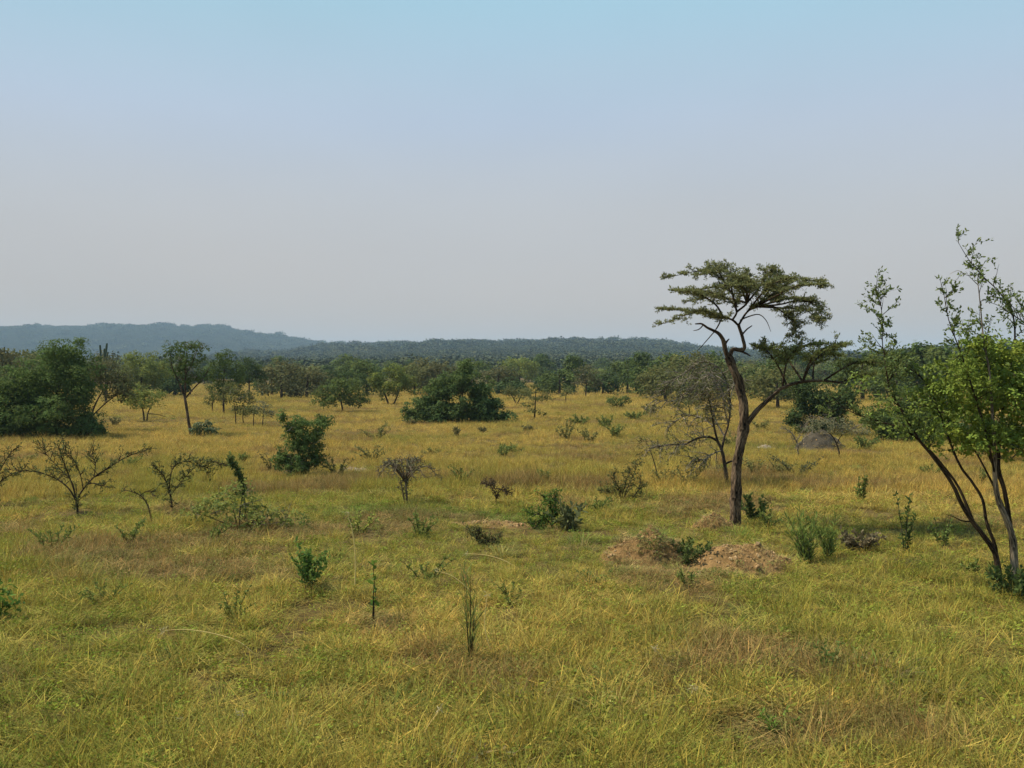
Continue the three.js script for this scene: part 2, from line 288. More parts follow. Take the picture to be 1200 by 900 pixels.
  const grow = (list, c, dens, lenk) => {
    for (const B of list) {
      const g = new Geo(), pts = B.map((q, k) => [...q, lerp(2.4, .5, k / (B.length - 1))]), [P, r] = a.path(pts, 6); g.tube(P, r, 5, [.8, .8, .8], true, .1); g.build('bough', M.bark, a.o);
      for (let k = Math.floor(P.length * .32); k < P.length; k++) for (let q = 0; q < dens; q++) {
        const t = P[Math.min(P.length - 1, k + 1)].clone().sub(P[k - 1]).normalize(), side = rdir(a.R); side.y = side.y * .16 + .03; side.addScaledVector(t, .7).normalize();
        twig(wood, lv, P[k], side, (lenk + lenk * a.R()) * (1.1 - .5 * k / P.length), .007, 0, { bend: .42, flat: .25, up: 0, level: .4, kids: 3, ratio: .55, spread: .8, levels: 1, leafLevel: 0, seg: 9, minr: .0045, tint: [1.1, 1.05, .95], leaf: leafAt(c) }, a.R);
      }
    }
  };
  grow(bough, [.200, .205, .078], 2, .19);
  grow(low, [.185, .205, .062], 2, .2);
  wood.build('twigs', M.bark, a.o, 'stuff'); lv.build('crown', M.leaf, a.o, 'stuff');
}

// ---------------------------------------------------------------- the half-dead thorn tree behind it
{
  const a = new Plant('thorn_tree', 'half-dead grey thorn tree with drooping bare twigs behind the flat-topped acacia', 'tree', 853, 566, 2);
  a.limb('trunk', M.darkBark, [[853, 569, 0, 4.4], [851, 552, 0, 4], [849, 538, 0, 3.7], [846, 524, 0, 3.4], [841, 513, 0, 3]], 7, .12);
  a.limb('limb', M.darkBark, [[850, 540, 0, 2.2], [856, 537, 2, 2], [859, 536, 4, 1.2]], 5);
  const main = [[[841, 513, 0, 2.8], [830, 508, 6, 2.5], [816, 509, 10, 2.2], [800, 516, 12, 1.7], [784, 516, 14, 1.2], [768, 518, 16, .5]], [[846, 524, 0, 2.6], [850, 508, -4, 2.3], [855, 494, -6, 2], [857, 470, -6, 1.7], [854, 447, -6, 1.4], [845, 430, -4, 1.1], [834, 422, 0, .9], [820, 421, 4, .7], [804, 432, 8, .6], [784, 444, 12, .4], [769, 464, 16, .25]],
    [[841, 513, 0, 2.4], [836, 496, 4, 2.1], [832, 478, 10, 1.7], [826, 462, 16, 1.2], [812, 452, 22, .8], [790, 462, 26, .4]], [[850, 508, -4, 1.9], [842, 490, -14, 1.6], [838, 468, -24, 1.2], [826, 446, -30, .8], [806, 442, -34, .4]], [[857, 470, -6, 1.5], [846, 456, 6, 1.2], [826, 450, 14, .8], [800, 462, 18, .5], [772, 466, 20, .3]], [[855, 494, -6, 1.6], [846, 474, 14, 1.3], [840, 452, 26, 1], [828, 436, 34, .6], [812, 440, 40, .4]], [[846, 524, 0, 1.5], [834, 528, 6, 1.2], [822, 534, 10, .7], [812, 533, 12, .4]],
    [[857, 470, -6, 1.3], [862, 452, -16, 1], [868, 440, -26, .7], [876, 442, -34, .4]], [[836, 496, 4, 1.6], [824, 486, -10, 1.2], [808, 484, -18, .8], [790, 494, -22, .4]], [[854, 447, -6, 1], [846, 438, -20, .8], [832, 432, -30, .6], [814, 440, -36, .3]]];
  const wood = new Geo(), lv = new Geo();
  for (const B of main) {
    const P = a.limb('limb', B[0][3] > 2 ? M.darkBark : M.greyBark, B, 5, .1);
    for (let k = Math.floor(P.length * .2); k < P.length; k++) for (let q = 0; q < 2; q++) {
      const t = P[k].clone().sub(P[k - 1]).normalize(), side = rdir(a.R); side.x -= .45; side.y = side.y * .7; side.addScaledVector(t, .5).normalize();
      twig(wood, lv, P[k], side, .26 + .34 * a.R(), .015, 0, { bend: .38, up: -1.1, kids: 3, ratio: .6, spread: .8, levels: 1, leafLevel: 1, seg: 8, minr: .007, tint: [1, 1, 1], leaf: (g, p, d, R) => { if (R() < .9) g.leaf(p.x, p.y, p.z, rdir(R), .05 + .04 * R(), .026, tone(GREEN.olive, R, .35), R); } }, a.R);
    }
  }
  wood.build('twigs', M.greyBark, a.o, 'stuff'); lv.build('crown', M.leaf, a.o, 'stuff');
}

// ---------------------------------------------------------------- the many-stemmed leafy shrub
{
  const a = new Plant('leafy_shrub', 'tall many-stemmed shrub with bright green leaves and long sparse upper shoots', 'shrub', 1184, 688, 3);
  const stems = [
    [[1173, 692, 0, 7], [1172, 668, 0, 6.2], [1166, 642, 2, 5.6], [1152, 622, 4, 5], [1138, 605, 6, 4.5], [1123, 583, 10, 4.1], [1111, 561, 14, 3.7], [1089, 532, 20, 3.3], [1067, 508, 26, 2.8], [1043, 470, 30, 2.2], [1032, 453, 32, 1.7], [1026, 430, 34, 1.2], [1022, 405, 36, .8]],
    [[1140, 608, 6, 3.4], [1134, 587, 0, 3], [1125, 563, -6, 2.7], [1113, 544, -12, 2.4], [1094, 520, -18, 2.1], [1066, 498, -22, 1.7], [1034, 488, -26, 1.3], [1004, 476, -30, .8], [985, 460, -32, .5]],
    [[1170, 655, 0, 4], [1169, 637, -2, 3.6], [1160, 607, -6, 3.2], [1157, 581, -10, 2.9], [1145, 559, -14, 2.7], [1135, 544, -18, 2.5], [1118, 498, -24, 2.2], [1104, 456, -28, 1.8], [1092, 437, -30, 1.6], [1066, 418, -34, 1.3], [1050, 408, -36, 1.1], [1047, 375, -36, .9], [1045, 350, -36, .7], [1039, 332, -36, .5]],
    [[1190, 690, 4, 9], [1188, 650, 4, 7.4], [1186, 628, 6, 6.6], [1177, 605, 10, 6], [1164, 578, 14, 5.4], [1158, 549, 18, 4.6], [1157, 530, 20, 4], [1151, 480, 26, 3], [1146, 430, 28, 2.2], [1138, 390, 30, 1.6], [1133, 350, 32, 1.1], [1130, 325, 32, .6]],
    [[1189, 660, 0, 6], [1189, 630, -4, 5.2], [1188, 605, -8, 4.8], [1184, 571, -12, 4.4], [1179, 546, -16, 4], [1181, 520, -20, 3.5], [1188, 470, -24, 2.8], [1200, 420, -28, 2.2], [1204, 380, -30, 1.8], [1200, 355, -32, 1.6], [1185, 332, -34, 1.3], [1165, 312, -36, 1], [1152, 295, -38, .8], [1140, 274, -40, .5]],
    [[1198, 690, 6, 7], [1206, 640, 10, 6], [1216, 580, 16, 5], [1222, 520, 22, 4], [1228, 460, 26, 3], [1222, 410, 28, 2.2], [1200, 385, 30, 1.7], [1182, 372, 30, 1.2], [1164, 361, 32, .7]],
    [[1158, 549, 18, 2.4], [1140, 500, 34, 2], [1120, 450, 44, 1.6], [1104, 410, 50, 1.2], [1088, 372, 54, .9], [1081, 340, 56, .5]],
    [[1184, 571, -12, 2.6], [1170, 520, -30, 2.2], [1164, 470, -44, 1.8], [1162, 420, -54, 1.2], [1160, 385, -60, .7]],
    [[1206, 640, 10, 3.6], [1236, 580, 30, 3], [1262, 520, 46, 2.4], [1280, 460, 56, 1.6], [1290, 410, 60, .9]],
    [[1222, 520, 22, 2.6], [1244, 470, 0, 2], [1256, 420, -20, 1.4], [1250, 360, -30, .8], [1226, 330, -36, .5]],
    [[1138, 605, 6, 1.6], [1126, 604, 8, 1.3], [1112, 598, 10, .9], [1104, 596, 12, .5]],
    [[1188, 605, -8, 2.6], [1176, 560, -30, 2.2], [1160, 520, -46, 1.8], [1130, 480, -60, 1.3], [1100, 470, -70, .8]],
  ];
  const lv = new Geo(), wood = new Geo();
  const C1 = [.20, .255, .044], C2 = [.140, .175, .050];
  const leafy = (c, n, sz) => (g, p, d, R) => { const m = n * (.4 + R() * 1.2); for (let k = 0; k < m; k++) { const e = rdir(R).addScaledVector(d, .7).add(V(0, .25, 0)).normalize(); g.oval(p.x + (R() - .5) * .03, p.y + (R() - .5) * .03, p.z + (R() - .5) * .03, e, sz * (.65 + .7 * R()), sz * (.38 + .2 * R()), tone(c, R, .3), R); } };
  stems.forEach((B, si) => {
    const P = a.limb('stem', si === 3 ? M.greyBark : M.bark, B, 7, .12, si === 3 ? [.75, .7, .66] : [.62, .58, .54]);
    for (let k = 2; k < P.length; k++) {
      const h = P[k].y / a.s;                                           // height above the base in px
      if (h < 165) continue;
      const wx = 1184 + P[k].x / a.s, open = wx < 1100, top = h > 285 || open, many = top ? (a.R() < (open ? .85 : .62) ? 1 : 0) + (open && a.R() < .4 ? 1 : 0) : 2;
      for (let q = 0; q < many; q++) {
        const t = P[k].clone().sub(P[k - 1]).normalize(), side = rdir(a.R); side.addScaledVector(t, .8).normalize(); side.y += top ? .25 : .05;
        twig(wood, lv, P[k], side, (top ? .30 : .3) * (.5 + .9 * a.R()), .006, 0, { bend: .4, up: top ? .3 : .1, kids: 3, ratio: .6, spread: .9, levels: 1, leafLevel: top ? (a.R() < .6 ? 0 : 1) : 1, seg: 10, minr: .0025, tint: [.6, .56, .5], leaf: leafy(top ? C2 : C1, top ? 1.5 : 3.2, .048) }, a.R);
      }
    }
  });
  const shoots = [[[1165, 312, -36, .8], [1150, 314, -36, .6], [1138, 308, -36, .5], [1128, 312, -35, .3]], [[1142, 310, -36, .5], [1134, 320, -34, .4], [1122, 316, -32, .2]], [[1100, 404, 50, .8], [1101, 390, 52, .5], [1104, 372, 54, .3]]];
  for (const B of shoots) a.limb('bare_shoot', M.greyBark, B, 4);
  wood.build('twigs', M.bark, a.o, 'stuff'); lv.build('crown', M.leaf, a.o, 'stuff');
  crown(a, [[1088, 490, 36, 24, 6, 44], [1056, 502, 30, 16, 10, 34], [1104, 440, 24, 26, 0, 30], [1030, 480, 22, 18, 20, 30], [1140, 392, 26, 20, 10, 30], [1010, 450, 20, 16, 0, 26]], { size: 4.2, cover: .75, fill: .04, clump: 10, squash: .7, color: [.185, .235, .046], oval: true, name: 'foliage' });
  crown(a, [[1126, 452, 34, 40, 0, 44], [1166, 470, 44, 52, -6, 52], [1138, 404, 15, 18, 20, 18], [1200, 455, 40, 58, 0, 55], [1130, 512, 46, 22, 0, 50], [1185, 520, 44, 26, 0, 50], [1172, 410, 20, 20, -20, 24], [1240, 480, 50, 66, 0, 55], [1260, 420, 34, 40, 0, 40]], { size: 4.4, cover: 3.3, fill: .08, clump: 9, squash: .7, color: [.215, .270, .042], oval: true, name: 'foliage' });
}

// ---------------------------------------------------------------- bushes and trees across the plain
function bush(name, label, category, px, py, seed, lobes, o, limbs = [], group) {
  const a = new Plant(name, label, category, px, py, seed, group);
  const bark = o.bark || M.darkBark, tr = o.trunk || [];
  if (tr.length) tr.forEach(B => a.limb('trunk', bark, B, 7, .12)); else lobes.forEach(([cx, cy, rx, ry, dz = 0], k) => { if (k < 5) a.limb('stem', bark, [[px + (k - 2) * 1.2, py + 2, (k % 2) * 2, 1.6], [lerp(px, cx, .35), lerp(py, cy, .4), dz * .4, 1.3], [cx, cy, dz, .6]], 5); });
  limbs.forEach(B => a.limb('limb', bark, B, 5, .1));
  crown(a, lobes, o);
  if (o.twiggy) { const g = new Geo(); for (const [cx, cy, rx, ry, dz = 0] of lobes) for (let k = 0; k < o.twiggy; k++) { const d = rdir(a.R); d.y = Math.abs(d.y) * .7; twig(g, null, a.L(cx + d.x * rx * .4, cy - d.y * ry * .3, dz + d.z * rx * .4), d, rx * a.s * .8, .35 * a.s, 0, { bend: .5, kids: 3, ratio: .6, spread: .8, levels: 1, minr: .2 * a.s }, a.R); } g.build('twigs', M.greyBark, a.o, 'stuff'); }
  return a;
}
bush('dense_bush', 'huge dark green rounded thicket with a domed top, shading the ground below', 'bush', 55, 512, 11, [[76, 422, 34, 30, 0, 34], [40, 455, 44, 38, -6, 50], [96, 456, 28, 32, 8, 34], [10, 470, 38, 36, 0, 45], [58, 486, 56, 26, 14, 50], [102, 494, 22, 18, 8, 24], [0, 498, 34, 16, 10, 30], [-40, 465, 44, 40, 0, 44], [118, 504, 12, 8, 6, 14], [20, 500, 56, 12, 20, 30], [84, 503, 38, 9, 18, 24]], { skirt: 1, size: 2.7, cover: 3.4, color: [.105, .150, .038], fill: .8, clump: 9.5 });
bush('thorn_tree', 'brownish green thorn tree crowded against the huge dark thicket', 'tree', 106, 506, 12, [[126, 450, 22, 28, -6, 24], [142, 460, 13, 18, -4, 14], [112, 436, 12, 13, -6, 14]], { size: 2.4, cover: 2.6, color: GREEN.brown, trunk: [[[106, 508, 0, 2.6], [106, 490, 0, 2.2], [112, 470, -2, 1.8], [122, 452, -5, 1]]], twiggy: 9 }, [[[106, 488, 0, 1.6], [124, 470, -3, 1.2], [140, 458, -5, .6]]]);
bush('pale_tree', 'pale yellow-green round tree behind the small light green acacia', 'tree', 166, 466, 13, [[163, 424, 24, 13], [180, 437, 22, 16, 4], [150, 442, 20, 15, -4], [168, 450, 30, 12]], { size: 2.2, cover: 3.2, color: GREEN.pale, trunk: [[[166, 468, 0, 2.4], [166, 450, 0, 1.8], [164, 430, 0, .9]]] });
bush('acacia_tree', 'small light green spreading acacia on a short trunk, with a fallen twig beside it', 'tree', 169, 495, 14, [[160, 463, 18, 9], [179, 467, 20, 9, 4], [150, 469, 13, 7, -4], [168, 475, 22, 7, 6]], { size: 2.2, cover: 2.4, color: GREEN.pale, trunk: [[[169, 497, 0, 2], [168, 485, 0, 1.6], [166, 474, 0, 1]], [[172, 496, 1, 1.6], [174, 484, 2, 1.2], [180, 472, 3, .7]]] }, [[[174, 485, 2, .9], [186, 486, 3, .7], [197, 489, 4, .4]]]);
bush('umbrella_tree', 'tall slender-trunked tree with dark flat-topped crown and a bush at its foot', 'tree', 223, 512, 15, [[212, 408, 22, 6, 0, 24], [232, 410, 14, 8, 4, 20], [204, 419, 15, 10, -4, 18], [225, 426, 20, 11, 6, 20], [206, 437, 12, 9, -6, 14], [236, 442, 13, 9, 2, 14], [220, 446, 12, 8, -4, 12]], { size: 2.4, cover: 2.2, color: GREEN.bush, bark: M.bark, trunk: [[[224, 514, 0, 3.4], [221, 495, 0, 2.9], [218, 475, 0, 2.8], [216, 463, 0, 2.6]]], twiggy: 4 }, [[[216, 464, 0, 2], [209, 447, 0, 1.6], [201, 430, -2, 1.2], [198, 412, -4, .7]], [[217, 464, 0, 2], [218, 440, 2, 1.5], [220, 412, 3, .8]], [[218, 466, 0, 1.8], [228, 455, 2, 1.4], [240, 443, 4, 1.1], [247, 430, 5, .6]], [[218, 440, 2, 1.2], [228, 424, 6, .9], [234, 410, 8, .5]]]);
bush('low_bush', 'low dark bush growing against the slender trunk', 'bush', 240, 514, 16, [[238, 504, 14, 9], [249, 508, 9, 6, 2], [230, 508, 8, 6]], { size: 2.2, cover: 3.4, color: GREEN.dark, gloss: true });
bush('round_tree', 'dark round-headed tree close behind the tall flat-topped tree', 'tree', 262, 486, 17, [[263, 424, 15, 13], [255, 440, 15, 13, 4], [276, 441, 14, 12, -4], [262, 456, 18, 10]], { size: 2, cover: 2.8, color: GREEN.bush, trunk: [[[262, 488, 0, 2.2], [262, 462, 0, 1.7], [263, 432, 0, .9]]] });
bush('round_tree', 'very dark dome-shaped tree at the end of a row, before the blue hill', 'tree', 292, 472, 18, [[292, 432, 17, 12], [284, 446, 17, 10], [305, 442, 8, 9]], { size: 2, cover: 3.2, color: GREEN.dark, trunk: [[[292, 474, 0, 2], [292, 455, 0, 1.6], [292, 436, 0, .8]]] });
bush('twin_trunk_tree', 'small feathery olive tree standing on two thin trunks', 'tree', 280, 497, 19, [[277, 467, 18, 13], [286, 480, 15, 7, 4], [270, 456, 12, 8, -3], [290, 466, 10, 9]], { size: 2, cover: 1.9, color: GREEN.olive, trunk: [[[276, 498, 0, 1.4], [276, 486, 0, 1.1], [274, 470, 0, .6]], [[286, 498, 2, 1.3], [285, 487, 2, 1], [287, 474, 2, .6]]], twiggy: 4 });
bush('sapling', 'thin-stemmed sapling with a small flat tuft beside the two-trunked tree', 'tree', 297, 500, 20, [[299, 482, 9, 5], [293, 478, 7, 5]], { size: 1.9, cover: 1.8, color: GREEN.olive, trunk: [[[297, 501, 0, 1.1], [297, 490, 0, .9], [298, 480, 0, .5]]] });
bush('sapling', 'grey-green sapling with a bushy head next to the glossy round bush', 'tree', 307, 499, 21, [[308, 478, 12, 8], [316, 484, 8, 5]], { size: 1.9, cover: 1.9, color: GREEN.grey, trunk: [[[307, 500, 0, 1.1], [308, 490, 0, .9], [309, 478, 0, .5]]] });
bush('feathery_tree', 'pale feathery small tree between the tall flat-topped tree and the two-trunked tree', 'tree', 249, 483, 22, [[252, 459, 14, 12], [246, 471, 9, 6], [262, 468, 9, 8]], { size: 1.8, cover: 1.9, color: GREEN.olive, trunk: [[[249, 484, 0, 1.2], [249, 474, 0, 1], [252, 460, 0, .5]]] });
bush('glossy_bush', 'glossy green bush with a side tuft, standing alone in straw grass', 'bush', 352, 553, 23, [[345, 495, 20, 13, 0, 20], [377, 488, 14, 9, -4, 14], [356, 514, 24, 17, 0, 24], [350, 535, 22, 14, 4, 22], [331, 530, 12, 14, 4, 14], [370, 531, 12, 12, 0, 14], [332, 483, 6, 8, 2, 8], [372, 500, 10, 8, -4, 10], [352, 543, 20, 9, 8, 16]], { skirt: 1, size: 2.5, cover: 3.2, color: [.115, .160, .040], oval: true, clump: 6, fill: .6, twiggy: 4 });
bush('spreading_tree', 'wide rounded mid-green tree with low branches at the edge of the straw plain', 'tree', 402, 483, 24, [[398, 461, 30, 12], [384, 470, 20, 10, 4], [417, 471, 18, 9], [404, 452, 20, 9]], { size: 2.2, cover: 3.2, color: GREEN.mid, trunk: [[[402, 485, 0, 2], [400, 472, 0, 1.6], [397, 460, 0, 1]]] });
bush('dark_tree', 'blue-green dark tree rising just behind the wide rounded mid-green one', 'tree', 396, 466, 25, [[396, 440, 16, 10], [384, 447, 11, 8], [422, 446, 11, 9]], { size: 1.9, cover: 3.2, color: GREEN.dark });
bush('bright_topped_tree', 'yellow-green topped tree with dark hollow base beside the big central thicket', 'tree', 458, 474, 26, [[462, 437, 17, 11], [476, 450, 14, 12], [450, 456, 14, 14], [440, 446, 9, 12], [462, 454, 20, 12]], { size: 2.1, cover: 3, color: GREEN.pale, trunk: [[[456, 476, 0, 2.2], [452, 464, 0, 1.7], [444, 448, 0, .9]], [[460, 476, 0, 1.8], [466, 462, 0, 1.4], [470, 446, 0, .8]]] });
bush('dense_bush', 'big dark green thicket with a peaked top alone on the straw plain', 'bush', 538, 495, 27, [[546, 432, 13, 11, 0, 16], [541, 446, 24, 18, 0, 26], [519, 456, 23, 19, 4, 26], [562, 461, 20, 20, 0, 24], [500, 473, 24, 17, 2, 28], [571, 476, 19, 17, 2, 22], [532, 479, 50, 15, 10, 34], [484, 485, 15, 8, 4, 16], [590, 487, 10, 7, 4, 12], [512, 487, 32, 8, 16, 20], [562, 487, 36, 8, 16, 20]], { skirt: 1, size: 2.5, cover: 3.2, color: [.098, .138, .038], fill: .8, clump: 6.5, oval: true });
bush('layered_tree', 'small tree with tiered flat branches and dark trunk beside the peaked thicket', 'tree', 626, 492, 28, [[625, 460, 17, 3.6], [632, 468, 18, 3], [617, 475, 10, 2.4], [641, 465, 8, 3], [623, 482, 10, 2.6], [636, 486, 7, 2], [626, 454, 9, 3]], { size: 1.9, cover: 2.2, color: GREEN.olive, trunk: [[[626, 494, 0, 1.8], [627, 478, 0, 1.4], [628, 458, 0, .8]]] });
bush('flat_tree', 'low flat dark tree close behind the tiered little tree', 'tree', 606, 474, 29, [[611, 462, 16, 7], [597, 459, 10, 6]], { size: 1.8, cover: 2.6, color: GREEN.olive });
bush('sapling', 'tiny flat-headed sapling on the straw slope past the tiered tree', 'tree', 663, 473, 30, [[665, 459, 8, 4], [660, 462, 5, 3]], { size: 1.7, cover: 2, color: GREEN.olive, trunk: [[[663, 474, 0, 1], [663, 466, 0, .8], [664, 459, 0, .5]]] });
bush('brown_tree', 'brownish half-bare tree at the head of the straw plain', 'tree', 687, 467, 31, [[688, 440, 14, 13], [680, 448, 10, 8], [697, 450, 10, 8]], { size: 1.7, cover: 1.7, color: GREEN.brown, trunk: [[[686, 468, 0, 1.5], [687, 455, 0, 1.2], [688, 440, 0, .6]]], twiggy: 4 });
bush('round_bush', 'small round pale bush alone at the head of the plain', 'bush', 723, 479, 32, [[723, 470, 13, 8], [734, 468, 6, 5]], { size: 1.7, cover: 2.8, color: GREEN.mid });
bush('small_acacia', 'little acacia with thin trunk on the plain beyond the half-dead thorn tree', 'tree', 808, 489, 33, [[806, 469, 14, 6], [800, 475, 10, 4], [816, 472, 8, 5]], { size: 1.7, cover: 2.2, color: GREEN.olive, trunk: [[[808, 490, 0, 1.2], [808, 480, 0, 1], [806, 469, 0, .5]]] });
bush('dense_bush', 'dark shady thicket seen under the long side limb of the flat-topped acacia', 'bush', 955, 510, 34, [[950, 470, 30, 24, 0, 30], [930, 490, 13, 14, 4, 14], [976, 480, 24, 22, 0, 26], [938, 452, 20, 12, 0, 22], [992, 466, 18, 18, -4, 20], [962, 496, 24, 9, 6, 24], [950, 502, 30, 8, 8, 20]], { skirt: 1, size: 2.8, cover: 3.2, color: GREEN.dark, fill: .8 });
bush('small_acacia', 'small grey-green flat-topped acacia leaning on a thin bent trunk', 'tree', 985, 541, 35, [[973, 499, 26, 6], [994, 505, 18, 6, 4], [1010, 510, 12, 4, -4], [952, 505, 13, 5, 4], [980, 509, 16, 4]], { size: 2.3, cover: 1.7, color: GREEN.grey, bark: M.darkBark, trunk: [[[985, 543, 0, 2], [983, 530, 0, 1.7], [979, 519, 0, 1.4], [972, 510, 0, 1], [960, 503, 0, .5]]], twiggy: 6 }, [[[981, 523, 0, 1.1], [986, 513, 1, .8], [996, 507, 2, .5]]]);
bush('dense_bush', 'dark green thicket standing behind the bright leafy shrub', 'bush', 1060, 517, 36, [[1034, 490, 24, 18], [1064, 482, 30, 24], [1104, 480, 38, 30], [1050, 504, 30, 11], [1090, 500, 36, 14], [1060, 510, 40, 8, 8, 20]], { skirt: 1, size: 2.8, cover: 3, color: GREEN.bush, fill: .8 });
bush('dense_bush', 'deep green thicket low behind the stems of the bright leafy shrub', 'bush', 1180, 542, 37, [[1150, 510, 30, 20], [1185, 514, 34, 24], [1225, 510, 34, 26]], { size: 3.4, cover: 3, color: GREEN.dark, fill: .8 });
bush('tangled_bush', 'tangled yellow-green creeper bush with dead brown stems inside', 'bush', 278, 622, 38, [[272, 594, 34, 18, 0, 30], [302, 610, 34, 15, 6, 30], [238, 604, 22, 14, 0, 22], [334, 612, 28, 12, -6, 22], [282, 578, 14, 12, -8, 14]], { size: 4.2, cover: 1.7, color: [.20, .22, .05], fill: .1, clump: 8, twiggy: 8, oval: true });
bush('green_herb', 'bright fresh green leafy herb beside long pale grass', 'plant', -2, 742, 39, [[2, 712, 18, 20], [14, 730, 12, 10], [-14, 726, 16, 16]], { size: 7, cover: 1.4, color: GREEN.fresh, oval: true, clump: 9, fill: .1 });

// ---------------------------------------------------------------- candelabra euphorbia
{
  const a = new Plant('candelabra_tree', 'dark candelabra euphorbia with stiff upright arms above the thorn tree', 'tree', 124, 474, 50);
  a.limb('trunk', M.darkBark, [[124, 476, 0, 3], [124, 450, 0, 2.6], [123, 432, 0, 2.4]], 7);
  const mat = new THREE.MeshStandardMaterial({ color: lin(.035, .06, .03), roughness: .8, vertexColors: true });
  for (const B of [[[123, 434, 0, 2], [119, 425, 0, 2], [118, 412, 0, 2.1], [117.5, 404, 0, 2]], [[123, 434, 0, 2], [124, 420, 1, 2.2], [125, 410, 1, 2.2], [126, 402, 1, 2]], [[123, 432, 0, 2], [121, 420, -3, 2], [121.5, 408, -3, 2]], [[123, 436, 0, 1.8], [116, 428, 2, 1.8], [115, 418, 2, 1.8]], [[124, 438, 0, 1.4], [132, 430, 1, 1.2], [133, 414, 1, .9]], [[124, 440, 0, 1.4], [134, 432, 0, 1.1], [138, 416, 0, .9]], [[124, 436, 0, 1.6], [126, 424, 5, 1.8], [129, 412, 5, 1.6]]]) a.limb('arm', mat, B, 6, .2);
}

// ---------------------------------------------------------------- bare thorn shrubs
function thornShrub(name, label, px, py, seed, limbs, o = {}) {
  const a = new Plant(name, label, 'shrub', px, py, seed), wood = new Geo(), lv = new Geo(), bark = o.bark || M.darkBark;
  for (const B of limbs) {
    const P = a.limb(B[0][1] > py - 6 ? 'stem' : 'branch', bark, B, 5, .15), i0 = Math.max(1, Math.floor(P.length * (o.from ?? .4)));
    for (let k = i0; k < P.length; k++) for (let q = 0; q < (o.n ?? 2); q++) { const t = P[k].clone().sub(P[k - 1]).normalize(), e = rdir(a.R); e.y = e.y * .6 + (o.rise ?? .2); e.addScaledVector(t, .7).normalize(); twig(wood, lv, P[k], e, (o.len || .3) * (.5 + .9 * a.R()), .009, 0, { bend: .5, flat: o.flat ?? .7, up: o.up || 0, kids: 3, ratio: .6, spread: .85, levels: 1, leafLevel: 1, seg: 8, minr: .0045, leaf: (g, p, d, R) => { if (R() < (o.leafy ?? .25)) g.leaf(p.x, p.y, p.z, rdir(R), .05 + .04 * R(), .028, tone(o.color || GREEN.olive, R, .3), R); } }, a.R); }
  }
  wood.build('twigs', o.twigBark || bark, a.o, 'stuff'); lv.build('leaves', M.leaf, a.o, 'stuff');
  return a;
}
thornShrub('thorn_shrub', 'nearly bare dark thorn shrub with one long branch reaching up to the side', 90, 601, 60, [[[90, 604, 0, 2.6], [90, 592, 0, 2.3], [88, 580, 0, 2]], [[89, 584, 0, 1.8], [80, 568, 2, 1.5], [66, 556, 6, 1.2], [44, 548, 10, .9], [18, 546, 12, .5]], [[89, 582, 0, 1.8], [96, 570, -2, 1.6], [108, 556, -4, 1.4], [126, 544, -6, 1.2], [146, 532, -8, 1], [168, 524, -10, .5]], [[88, 580, 0, 1.6], [80, 562, -8, 1.2], [64, 548, -14, .9], [46, 532, -20, .6], [36, 520, -22, .4]], [[89, 582, 0, 1.5], [84, 556, 6, 1.1], [78, 536, 10, .8], [74, 520, 12, .4]], [[96, 570, -2, 1.2], [97, 552, 8, 1], [92, 534, 14, .7], [82, 520, 18, .4]], [[98, 566, -2, 1], [112, 562, 6, .8], [126, 566, 10, .4]], [[108, 556, -4, .9], [106, 540, -12, .7], [98, 528, -18, .4]]], { leafy: .45, from: .35, len: .26, n: 2 });
thornShrub('thorn_shrub', 'small bare dark thorn shrub next to the one with a reaching branch', -8, 590, 61, [[[-8, 592, 0, 2.4], [-8, 576, 0, 2], [-6, 562, 0, 1.6]], [[-7, 566, 0, 1.4], [0, 548, 2, 1.1], [10, 532, 4, .8], [18, 522, 5, .4]], [[-7, 566, 0, 1.3], [4, 556, -4, 1], [22, 548, -6, .5]], [[-7, 566, 0, 1.3], [-16, 548, -4, 1], [-26, 536, -6, .5]], [[2, 546, 2, .9], [-4, 530, 8, .6], [-2, 518, 10, .4]]], { leafy: .35, from: .3, len: .24 });
{
  const D = [[[477, 590, 0, 2.4], [476, 572, 0, 2.1], [475, 560, 0, 1.9]], [[475, 588, 2, 1.7], [472, 570, 4, 1.5], [470, 558, 6, 1.2]]];
  for (let k = 0; k < 13; k++) { const a = k * 2.4, r = 16 + 29 * ((k * .618) % 1), x = Math.cos(a) * r, z = Math.sin(a) * r, y = q => 529 + 23 * q * q * (r / 45) * (r / 45); D.push([[475, 561 - k % 4, 0, 1.7], [475 + x * .3, 548 - k % 3, z * .3, 1.4], [475 + x * .65, y(.65) + 3, z * .65, 1.1], [475 + x, y(1) + 3, z, .5]]); }
  thornShrub('umbrella_shrub', 'little leafless umbrella-shaped thorn tree with flat twiggy dome', 476, 587, 62, D, { leafy: .12, from: .35, len: .15, n: 2, flat: .25, rise: 0, bark: M.tanBark, twigBark: M.tanBark, color: GREEN.grey });
}
thornShrub('arching_shrub', 'thin shrub with one long bough arching over the tangled creeper bush', 202, 600, 63, [[[202, 602, 0, 1.8], [200, 585, 0, 1.6], [198, 570, 0, 1.4]], [[198, 572, 0, 1.2], [200, 556, 2, 1], [206, 543, 4, .9], [228, 538, 6, .8], [250, 538, 8, .6], [264, 543, 10, .4]], [[198, 572, 0, 1.2], [190, 556, -2, 1], [180, 546, -4, .6]], [[200, 578, 0, 1.1], [210, 564, -4, .8], [220, 552, -8, .5]], [[228, 538, 6, .6], [238, 544, 8, .5], [248, 547, 10, .3]]], { leafy: .6, from: .3, len: .2, n: 2 });
thornShrub('leafy_spike', 'leafy spike leaning out of the tangled creeper bush', 287, 604, 71, [[[287, 606, 0, 1.6], [286, 586, 0, 1.5], [283, 566, 0, 1.3], [277, 550, 1, 1], [270, 538, 2, .5]]], { leafy: 1.6, from: .35, len: .10, n: 5, color: GREEN.bush });
